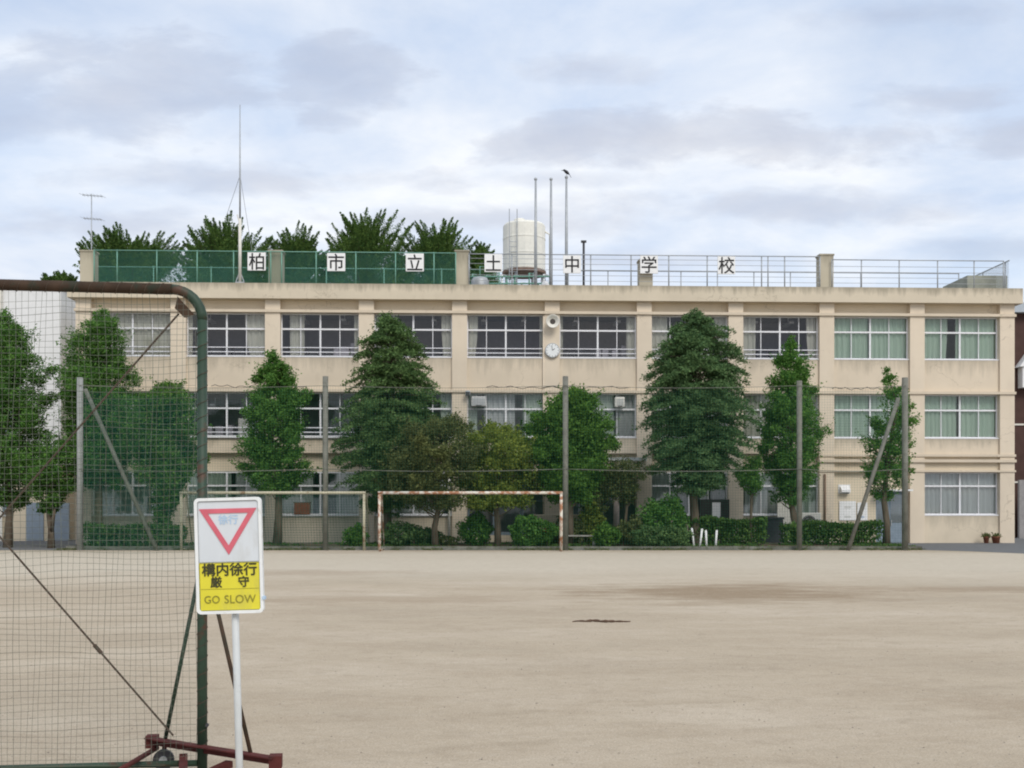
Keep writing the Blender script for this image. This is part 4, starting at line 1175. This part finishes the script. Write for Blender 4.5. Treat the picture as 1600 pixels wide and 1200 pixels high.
# loose dark-green net hung over the left bay
dn = thing('hanging_net', (ox+.3, YF-.3, 0), 'extra dark green net hanging beside the left braced post', 'net')
nb = MB()
wN = 5.0
for k in range(int(wN/.07)):
    x = k*.07
    y = .1*math.sin(x*1.7)
    nb.tube([(x, y, .05), (x, y+.03*math.sin(x*9), 3.0), (x, y, 6.6-.25*math.sin(x*.63))], .0038, 3, False)
for k in range(int(6.3/.07)):
    nb.tube([(j*.5, .1*math.sin(j*.85), 0.05+k*.07) for j in range(11)], .0038, 3, False)
nb.build('mesh', M['netgreen'], dn)

# ------------------------------------------------------------------ soccer goals
def goal(pxa, pxb, pyt, pyb, mat, label, net, r=.06, depth=1.6):
    Y = F*CAMH/(pyb-HOR)
    xa, xb = (pxa-800)*Y/F, (pxb-800)*Y/F
    h = CAMH+(HOR-pyt)*Y/F
    t = thing('soccer_goal', ((xa+xb)/2, Y, 0), label, 'soccer goal')
    w = (xb-xa)/2
    for s in (-1, 1):
        MB().tube([(s*w, 0, 0), (s*w, 0, h-r-.002)], r, 12).build('goal_post', mat, t, True)
        MB().tube([(s*w, r, h-.02), (s*w, .75, h-.03), (s*w, depth, .04)], .028, 8).build('side_stay', mat, t, True)
        MB().tube([(s*w, r, .04), (s*w, depth-.03, .04)], .028, 8).build('ground_bar', mat, t, True)
    MB().tube([(-w-r, 0, h), (w+r, 0, h)], r, 12).build('crossbar', mat, t, True)
    MB().tube([(-w, depth, .04), (w, depth, .04)], .028, 8).build('rear_bar', mat, t, True)
    if net:
        nb = MB(); st = .12
        path = [(.02, h-.05), (.75, h-.06), (depth-.02, .06)]
        nv = int(2*w/st)
        for k in range(nv+1):
            x = -w+2*w*k/nv
            sg = .08*math.sin(math.pi*((k*7/nv) % 1))
            nb.tube([(x, path[0][0], path[0][1]-sg), (x, path[1][0], path[1][1]-sg), (x, path[2][0], path[2][1])], .005, 3, False)
        for k in range(22):
            q = k/21
            p_ = path[1]; e_ = path[2]
            y, z = p_[0]+(e_[0]-p_[0])*q, p_[1]+(e_[1]-p_[1])*q
            nb.tube([(-w, y, z), (w, y, z)], .005, 3, False)
            for s in (-1, 1):
                nb.tube([(s*w, .02, z), (s*w, y, z)], .005, 3, False)
        nb.build('goal_net', M['netgreen'], t)
    return t
goal(283, 569, 770, 860, M['creampaint'], 'cream painted soccer goal with a green net, left of the other goal', True)
goal(593, 877, 770, 861.5, M['rustwhite'], 'rusty chipped white soccer goal without a net, near the centre', False)

# ------------------------------------------------------------------ small things by the school
for k, (a, b, lab) in enumerate((((1081, 826), (1085, 856), 'white stake leaning left, the leftmost of the four beside the cedar'), ((1097, 827), (1093, 856), 'white stake leaning right, second from the left of the four'),
                     ((1103, 829), (1104, 856), 'upright white stake, third from the left of the four'), ((1120, 829), (1118, 857), 'white stake standing apart at the right end of the four'))):
    Y = 46.0
    pa, pb = P(a[0], a[1], Y), P(b[0], b[1], Y)
    t = thing('white_stake', (pb.x, Y, 0.1), lab, 'stake', 0, 'white stakes by the bed edge')
    d = Vector((pa.x-pb.x, .02, pa.z-.1))
    MB().tube([(0, 0, -.1), d], [.042, .047], 10).build('shaft', M['white'], t, True)
    MB().tube([d, d*1.035], [.05, .035], 10).build('cap', M['white'], t, True)
# notice board
u = UB(1116, -.2); z0, z1 = ZB(817, u), ZB(782, u)
nbd = thing('notice_board', W(u, -.25, 0), 'dark framed notice board with a white sheet beside the cedar trunk', 'notice board', TH)
MB().box(-.72, .72, -.05, .12, z0, z1+.05).build('case', plain('dark brown case', (0.03, 0.025, 0.025)), nbd)
MB().box(-.12, .28, -.062, -.052, z0+.22, z1-.1).build('paper', M['white'], nbd)
for s in (-.6, .6): MB().bar((s, .05, 0), (s, .05, z0-.002), .08, .08, (1, 0, 0)).build('leg', M['dark'], nbd)
# posters by the door
for px0, px1, y0, y1, lab in ((1312, 1338, 783, 813, 'white poster sheet on the wall left of the leaning brace pole'), (1340, 1356, 785, 813, 'narrow white poster with a blue corner right of the leaning brace pole')):
    ua, ub = UB(px0, .1), UB(px1, .1)
    t = thing('poster', W(ua, .14, ZB(y1, ua)), lab, 'poster', TH)
    MB().box(0, ub-ua, 0, .02, 0, ZB(y0, ua)-ZB(y1, ua)).build('sheet', M['white'], t)
    hh = ZB(y0, ua)-ZB(y1, ua)
    pr = MB()
    for k in range(2): pr.box((ub-ua)*.3, (ub-ua)*.7, -.004, -.001, hh*(.12+k*.5), hh*(.24+k*.5))
    pr.build('print', plain('pale print', (0.45, 0.52, 0.62)) if px0 > 1330 else plain('pale grey print', (0.6, 0.6, 0.58)), t)
# outdoor unit
u = UB(1265, -.6)
ou = thing('outdoor_unit', W(u, -.6, BED*0), 'grey outdoor fan unit behind the hedge, right of the slatted screen', 'outdoor unit', TH)
bevel(MB().box(-.5, .5, -.2, .2, .55, 1.5).build('casing', M['offwhite'], ou), .03)
MB().box(-.45, .45, -.18, .18, 0, .548).build('stand', M['concrete'], ou)
MB().disc((-.1, -.205, 1.02), .36, .02, 28).build('fan_guard', M['speaker'], ou)
rg = MB()
for q in (.12, .22, .32):
    n = 24
    rg.tube([(-.1+q*math.cos(2*math.pi*k/n), -.235, 1.02+q*math.sin(2*math.pi*k/n)) for k in range(n+1)], .008, 4, False)
rg.build('guard_rings', M['steel'], ou)
# vent hood
u = UB(1321)
vh = thing('vent_hood', W(u, .19, ZB(764, u)), 'small white vent hood with a dark mouth on the wall above the posters', 'vent hood', TH)
MB().poly([(-.3, -.22), (.3, -.22), (.3, .22), (-.3, .22)], -.02, 0).build('plate', M['white'], vh)
MB().add([(-.22, 0, .18), (.22, 0, .18), (.22, -.3, -.05), (-.22, -.3, -.05), (-.22, 0, -.2), (.22, 0, -.2), (.22, -.3, -.16), (-.22, -.3, -.16)], [(0, 3, 2, 1), (0, 4, 7, 3), (1, 2, 6, 5), (3, 7, 6, 2)]).build('hood', M['white'], vh)
MB().box(-.2, .2, -.24, -.03, -.17, -.15).build('mouth', M['dark'], vh)
# slatted screen and dark bin
ua, ub = UB(1216, -.5), UB(1240, -.5)
sc_ = thing('slatted_screen', W(ua, -.55, 0), 'pale slatted screen panel standing behind the hedge by the slim tree', 'screen', TH)
for k in range(7):
    x = (ub-ua)*k/6
    MB().box(x-.05, x+.05, -.03, .03, .1, ZB(766, ua)).build('slat', M['offwhite'], sc_)
MB().box(-.05, ub-ua+.05, .032, .07, .5, .6).box(-.05, ub-ua+.05, .032, .07, 1.9, 2.0).build('cross_rail', M['offwhite'], sc_)
ua, ub = UB(1184, -2), UB(1221, -2)
bn = thing('storage_bin', W((ua+ub)/2, -2, 0), 'dark grey lidded storage bin between the two right hedges', 'bin', TH)
w = (ub-ua)/2; h = ZB(808, ua, -2)
bevel(MB().box(-w, w, -.35, .35, 0, h-.1).build('body', plain('dark grey plastic', (0.06, 0.06, 0.07)), bn), .04)
bevel(MB().box(-w-.04, w+.04, -.4, .4, h-.098, h).build('lid', plain('dark lid', (0.085, 0.085, 0.095)), bn), .03)
# planter with flowers by the entrance
ua, ub = UB(834, -2.6), UB(905, -2.6)
pl = thing('planter', W(ua, -2.9, BED*0), 'low cream planter wall with red flowers before the entrance', 'planter', TH)
h = ZB(804, ua, -2.6)
bevel(MB().box(0, ub-ua, 0, .6, 0, h).build('box', M['pillar'], pl), .02)
N = 900
C = np.stack([RNG.normal((ub-ua)*.38, .30, N), RNG.uniform(-.35, .05, N), RNG.uniform(.25, .75, N)], 1)
leaf_obj('flowers', C, M['redflower'], pl, .11, .09)
C = np.stack([RNG.normal((ub-ua)*.45, .4, N), RNG.uniform(-.4, .1, N), RNG.uniform(.05, .6, N)], 1)
leaf_obj('foliage', C, L['hedge'], pl, .14, .08)
# bench
p = G(902, 855)
bc = thing('bench', (p.x, 47.2, BED), 'low grey bench in the bed behind the middle grey post', 'bench')
bevel(MB().box(-.85, .85, -.2, .2, .40, .46).build('seat', M['concrete'], bc), .01)
for s in (-.65, .65): MB().box(s-.06, s+.06, -.16, .16, 0, .398).build('leg', M['concrete'], bc)
# flower pots by the right wall
for px, r_, lab in ((1541, .14, 'small rusty brown pot at the wall, left of the larger one'), (1556, .2, 'larger rusty brown pot at the foot of the rightmost pillar wall')):
    u = UB(px, -.4)
    t = thing('flower_pot', W(u, -.4, 0.004), lab, 'pot', TH)
    MB().lathe([(r_*.7, 0), (r_, .28), (r_*1.08, .29), (r_*1.08, .34), (r_*.92, .34), (r_*.9, .28)], 18).build('pot', plain('terracotta', (0.22, 0.085, 0.05), .8, .2), t, True)
    N = 120
    leaf_obj('foliage', RNG.normal(size=(N, 3))*[.1, .1, .06]+[0, 0, .38], L['brown'], t, .12, .06)
for px, py0, lab, col_ in ((470, 792, 'reddish brown board leaning by the wall inside the left goal', (0.20, 0.07, 0.04)), (1022, 836, 'small pale board standing in the bushes left of the cedar trunk', (0.30, 0.27, 0.22))):
    u = UB(px, -.3); z = ZB(py0+12, u, -.3)
    t = thing('leaning_board', W(u, .10 if px == 470 else -.3, z if px == 470 else 0), lab, 'board', TH)
    MB().box(-.38, .38, -.03, .02, 0 if px == 470 else .15, .55).build('panel', plain('board paint', col_, .8, .25), t)
    MB().box(-.42, .42, -.04, .025, .552, .60).build('top_rail', M['bark'], t)
    if px != 470:
        for s_ in (-.3, .3): MB().box(s_-.025, s_+.025, -.02, .02, 0, .148).build('leg', M['bark'], t)
# clod of dark earth lying on the field
cl = MB()
p = G(940, 972)
pts = []
for k in range(24):
    s = k/23
    pts.append((-.46+.92*s, .05*math.sin(s*7)+.03*math.sin(s*19), .008+.010*math.sin(s*math.pi)*(1+.6*math.sin(s*23))))
cl.tube(pts, [.008+.015*math.sin(math.pi*k/23)*(1+.5*math.sin(k*2.1)) for k in range(24)], 6)
o = cl.build('earth_clod', plain('dark wet earth', (0.10, 0.062, 0.042), .9, .3, 20))
o.location = p
tag(o, 'thin dark streak of wet earth lying on the pale field', 'clod')

# grit and small stones scattered over the near field
N = 5200
Y_ = 6.8+26*RNG.random(N)**1.8
X_ = RNG.uniform(-.56, .56, N)*Y_
r_ = .003+.010*RNG.random(N)**3
oc = np.array([[1, 0, 0], [0, 1, 0], [-1, 0, 0], [0, -1, 0], [0, 0, .75]])
V_ = (oc[None]*r_[:, None, None]*RNG.uniform(.6, 1.3, (N, 5, 1))+np.stack([X_, Y_, np.zeros(N)], 1)[:, None, :]).reshape(-1, 3)
F_ = [(5*k+a, 5*k+(a+1) % 4, 5*k+4) for k in range(N) for a in range(4)]
mb = MB(); mb.v = [tuple(v) for v in V_]; mb.f = F_
tag(mb.build('field_grit', plain('grit', (0.30, 0.26, 0.21), .95, .5, 3)), kind='stuff')
# weeds and fallen leaves where the field meets the kerb
N = 5000
C = np.stack([RNG.uniform(BX0-3, BX1, N), BY0-.02-.5*RNG.random(N)**2.5, .015+.06*RNG.random(N)**2], 1)
C = C[(np.sin(C[:, 0]*1.3)+np.sin(C[:, 0]*3.7+1)+np.sin(C[:, 0]*.45)) > -.1]
tag(leaf_obj('edge_weeds', C, L['brown'], None, .09, .035, np.tile([0, 0, .6], (len(C), 1)), .3, .8), kind='stuff')

# ------------------------------------------------------------------ foreground net frame
ZP = 7.4
pole = Vector(((316-800)*ZP/F, ZP, 0))
ang = math.atan(.12)
fr = thing('backstop_frame', pole, 'tall dark green steel frame with a cord net, standing on red base bars', 'net frame', ang)
WF = 2.72
ztop = CAMH+(HOR-453)*ZP/F
def loc(v): return fr_inv @ Vector(v)
fr_inv = (Matrix.Translation(pole) @ Matrix.Rotation(ang, 4, 'Z')).inverted()
rP = .034
bend = [(-.20*(1-math.sin(a)), 0, ztop-.20+.20*math.cos(a)-.0) for a in np.linspace(math.pi/2, 0, 8)]
bend = [(-.20+.20*math.sin(a), 0, ztop-.20+.20*math.cos(a)) for a in np.linspace(math.pi/2, 0, 9)]
MB().tube([(0, 0, .0), (0, 0, 1.2), (0, 0, ztop-.205)], rP, 16).build('post', M['rustgreen'], fr, True)
MB().tube([(0, 0, ztop-.204)] + bend[1:], rP*1.02, 16).build('corner_bend', M['rustgreen'], fr, True)
MB().tube([(-.201, 0, ztop), (-WF*.5, 0, ztop+.004), (-WF+.2, 0, ztop)], rP*1.1, 16).build('top_bar', M['rustbar'], fr, True)
MB().tube([(-WF, 0, .0), (-WF, 0, ztop-.2), (-WF+.06, 0, ztop-.06), (-WF+.199, 0, ztop)], rP, 16).build('post', M['rustgreen'], fr, True)
MB().tube([(-WF+rP, 0, .10), (-rP, 0, .10)], .022, 12).build('bottom_bar', M['rustgreen'], fr, True)
# gusset in the corner
MB().poly([(-.16, ztop-.05), (-.05, ztop-.17), (-.12, ztop-.19), (-.18, ztop-.13)], -.012, .012).build('gusset', M['rustbar'], fr)
MB().tube([(-.16, 0.03, ztop-.16), (-WF+.05, .03, .16)], .007, 6).build('brace_cable', M['cable'], fr)
MB().tube([(-.20, 0.05, .28), (-WF+.10, .05, ztop-.12)], .007, 6).build('brace_cable', M['cable'], fr)
_a, _b = Vector((-.20, 0.05, .28)), Vector((-WF+.10, .05, ztop-.12))
MB().tube([_a.lerp(_b, .195), _a.lerp(_b, .215)], .014, 8).build('turnbuckle', M['cable'], fr)
# cord net
nt_ = MB(); st = .042
nv = int((WF-2*rP)/st)
for k in range(nv):
    x = -rP-.012-k*st
    pts = []
    for j in range(9):
        z = .11+(ztop-.03-.11)*j/8
        pts.append((x+.009*math.sin(z*2.3+k*.23)+.006*math.sin(z*5.1+k*.9)+.005*math.sin(k*1.7+j*1.3), -.012+.02*math.sin(z*1.3+x*2), z))
    nt_.tube(pts, .0012 if k % 7 else .0017, 3, False)
for k in range(int((ztop-.14)/st)):
    z = .11+k*st
    pts = []
    for j in range(13):
        x = -rP-.005-(WF-2*rP-.02)*j/12
        pts.append((x, -.014+.02*math.sin(z*1.3+x*2), z+.009*math.sin(x*3.2+k*.31)+.006*math.sin(x*6.2+k*.8)-.016*math.sin(math.pi*((j % 4)/4))*(k/70)))
    nt_.tube(pts, .0012 if k % 6 else .0017, 3, False)
nt_.build('cord_net', M['netdark'], fr)
# rope lashing the net to the post and the top bar
lr = []
for k in range(360):
    a = k*2*math.pi/12
    lr.append(((rP+.002)*math.cos(a), (rP+.002)*math.sin(a), .15+(ztop-.42)*k/359))
MB().tube(lr, .0022, 4, False).build('lashing_rope', M['cable'], fr)
lr = []
for k in range(300):
    a = k*2*math.pi/12
    lr.append((-.23-(WF-.46)*k/299, (rP*1.1+.002)*math.cos(a), ztop+(rP*1.1+.002)*math.sin(a)))
MB().tube(lr, .0022, 4, False).build('lashing_rope', M['cable'], fr)
# struts and red base
h = .2
A, B = G(236, 1157, h), G(434, 1189, h)
def angle_iron(a, b, w=.065, t_=.009):
    mb = MB(); a = Vector(a); b = Vector(b)
    d = (b-a).normalized(); sd_ = d.cross(Vector((0, 0, 1))).normalized()
    mb.bar(a, b, t_, w, (0, 0, 1))
    o_ = sd_*(w/2+t_/2+.001)+Vector((0, 0, w/2-t_/2))
    mb.bar(a+o_, b+o_, w, t_, (0, 0, 1))
    return mb
angle_iron(loc(A), loc(B), .058).build('cross_bar', M['redlead'], fr)
A2 = A.lerp(B, .12); B2 = A.lerp(B, .80)
MB().tube([(-.02, .03, 1.42), loc(A2)+Vector((0, 0, .02))], .014, 10).build('strut', M['rustgreen'], fr, True)
MB().tube([(.02, -.03, 1.52), loc(B2)+Vector((0, 0, .02))], .014, 10).build('strut', M['rustbar'], fr, True)
e1 = G(170, 1200, h); e1 = A + (e1-A)*1.4
MB().tube([loc(A.lerp(B, .05))+Vector((0, 0, -.045)), loc(e1)+Vector((0, 0, -.045))], .018, 8).build('side_bar', M['redlead'], fr, True)
c0 = A.lerp(B, .30); c1 = Vector((pole.x+.06, pole.y-.55, .10))
angle_iron(loc(c0)+Vector((0, 0, -.07)), loc(c1), .045).build('diagonal_bar', M['redlead'], fr)
c2 = A.lerp(B, .66)
angle_iron(loc(c2)+Vector((0, 0, -.07)), loc(c1+Vector((.03, .02, 0))), .045).build('diagonal_bar', M['redlead'], fr)
for q, n_ in ((.01, 'clamp'), (.985, 'clamp')):
    c = loc(A.lerp(B, q))
    MB().box(c.x-.040, c.x+.040, c.y-.045, c.y+.045, c.z-.045, c.z+.038).build(n_, M['redlead'], fr)
for q in (.07, .93):
    c = loc(A.lerp(B, q))
    wb_ = MB().disc((c.x+.03, c.y+.015, .075), .072, .03, 20).build('wheel', M['dark'], fr)
    MB().disc((c.x+.03, c.y-.016, .075), .028, .012, 12).build('hub', M['steel'], wb_)
    MB().box(c.x+.015, c.x+.045, c.y+.02, c.y+.032, .075, h-.03).build('wheel_fork', M['redlead'], fr)
MB().disc((.04, -.036, CAMH-(1131-HOR)*ZP/F), .012, .02, 10).build('bolt', M['dark'], fr)

# ------------------------------------------------------------------ slow sign
ZS = 5.0; q = ZS/F
base = P(371+6.5, 1419, ZS)
sg = thing('slow_sign', (base.x, ZS, 0), 'white and yellow slow-driving sign with a red inverted triangle on a thin pole', 'sign')
lean = R(-1.55)
sg.rotation_euler = (0, lean, 0)
hp = CAMH+(HOR-955)*q
MB().tube([(0, .03, -.05), (0, .03, hp+.5)], .0165, 14).build('pole', plain('weathered pole paint', (0.56, 0.585, 0.59), .45, .1, 5, .3, 0, (0.40, 0.38, 0.34), (.58, .74)), sg, True)
cz = CAMH+(HOR-869)*q + .004
w, h = 104.5*q/2, 181*q/2
def rrect(w, h, r, n=6):
    pts = []
    for cx_, cz_, a0 in ((w-r, h-r, 0), (-w+r, h-r, 90), (-w+r, -h+r, 180), (w-r, -h+r, 270)):
        for k in range(n+1):
            a = R(a0+90*k/n); pts.append((cx_+r*math.cos(a), cz_+r*math.sin(a)))
    return pts[::-1]
OX = -.012
panel = bpy.data.objects.new('panel_mount', None); bpy.data.objects.remove(panel)
def sput(pts, y0, y1, name, mat):
    return MB().poly([(x+OX, z+cz) for x, z in pts], y0, y1).build(name, mat, sg)
sput(rrect(w, h, .022), -.004, .012, 'panel', M['signframe'])
o_, i_ = rrect(w, h, .022), rrect(w-.014, h-.014, .012)
rim = MB(); n = len(o_)
vs = [(x+OX, -.014, z+cz) for x, z in o_]+[(x+OX, -.014, z+cz) for x, z in i_]+[(x+OX, -.003, z+cz) for x, z in o_]+[(x+OX, -.003, z+cz) for x, z in i_]
rim.add(vs, [(k, (k+1) % n, (k+1) % n+n, k+n) for k in range(n)]+[(k, k+2*n, (k+1) % n+2*n, (k+1) % n) for k in range(n)]+[(k+n, (k+1) % n+n, (k+1) % n+3*n, k+3*n) for k in range(n)])
rim.build('rim', M['signframe'], sg)
wi, hi = w-.0145, h-.0145
zy = -.030    # top of the yellow field relative to centre
sput([(-wi, hi), (wi, hi), (wi, zy), (-wi, zy)], -.0065, -.0045, 'white_field', M['signwhite'])
sput([(-wi, zy-.002), (wi, zy-.002), (wi, -hi), (-wi, -hi)], -.0065, -.0045, 'yellow_field', M['signyellow'])
def frame_line(x0, x1, z0, z1, t_, name, mat):
    mb = MB()
    for a, b, c, d in ((x0, x1, z1-t_, z1), (x0, x1, z0, z0+t_), (x0, x0+t_, z0+t_, z1-t_), (x1-t_, x1, z0+t_, z1-t_)):
        mb.box(a+OX, b+OX, -.0078, -.0068, c+cz, d+cz)
    return mb.build(name, mat, sg)
frame_line(-wi+.001, wi-.001, zy+.001, hi-.001, .0018, 'white_field_border', M['signline'])
frame_line(-wi+.001, wi-.001, -hi+.001, zy-.003, .0018, 'yellow_field_border', M['signthin'])
MB().box(-wi+.006+OX, wi-.006+OX, -.0079, -.0069, cz-.1535, cz-.152).build('divider_line', M['signthin'], sg)
# triangle ring
tw, ty0, ty1 = .132, .216, .004
c_ = Vector((0, (2*ty0+ty1)/3))
outer = [(-tw, ty0), (tw, ty0), (0, ty1)]
f_ = .70
inner = [(x*f_, c_.y+(z-c_.y)*f_) for x, z in outer]
tri = MB()
vs = [(x+OX, y, z+cz) for y in (-.0105, -.0068) for x, z in outer+inner]
fs = []
for k in range(3):
    j = (k+1) % 3
    fs += [(k, j, j+3, k+3), (k+6, k+9, j+9, j+6), (k, k+6, j+6, j), (k+3, j+3, j+9, k+9)]
tri.add(vs, fs); tri.build('red_triangle', M['signred'], sg)
text_mesh('徐行', .047, M['signblue'], 'triangle_text', sg, OX, cz+.166, -.0078, .0015, .98, .0008)
text_mesh('構内徐行', .0625, M['signtext'], 'upper_text', sg, OX, cz-.063, -.0085, .002, 1.02, .0014)
text_mesh('厳', .054, M['signtext'], 'lower_text', sg, OX-.062, cz-.120, -.0085, .002, 1.0, .0012)
text_mesh('守', .054, M['signtext'], 'lower_text', sg, OX+.064, cz-.120, -.0085, .002, 1.0, .0012)
text_mesh('GO', .049, M['signthin'], 'lettering', sg, OX-.083, cz-.200, -.0085, .002, .95, 0, 1.05)
text_mesh('SLOW', .053, M['signthin'], 'lettering', sg, OX+.046, cz-.200, -.0085, .002, .95, 0, 1.05)
for bx_, bz_ in ((-.125, -.262), (.125, -.262)):
    MB().disc((OX+bx_, -.0095, cz+bz_), .0055, .004, 10).build('bolt', M['steel'], sg)
MB().box(w+OX-.004, w+OX+.008, -.02, .01, cz-.205, cz-.190).build('clip', M['signblue'], sg)
for z_ in (.19, -.19):
    MB().box(-.05+OX, .05+OX, .0125, .016, cz+z_-.01, cz+z_+.01).build('mounting_strap', M['steel'], sg)
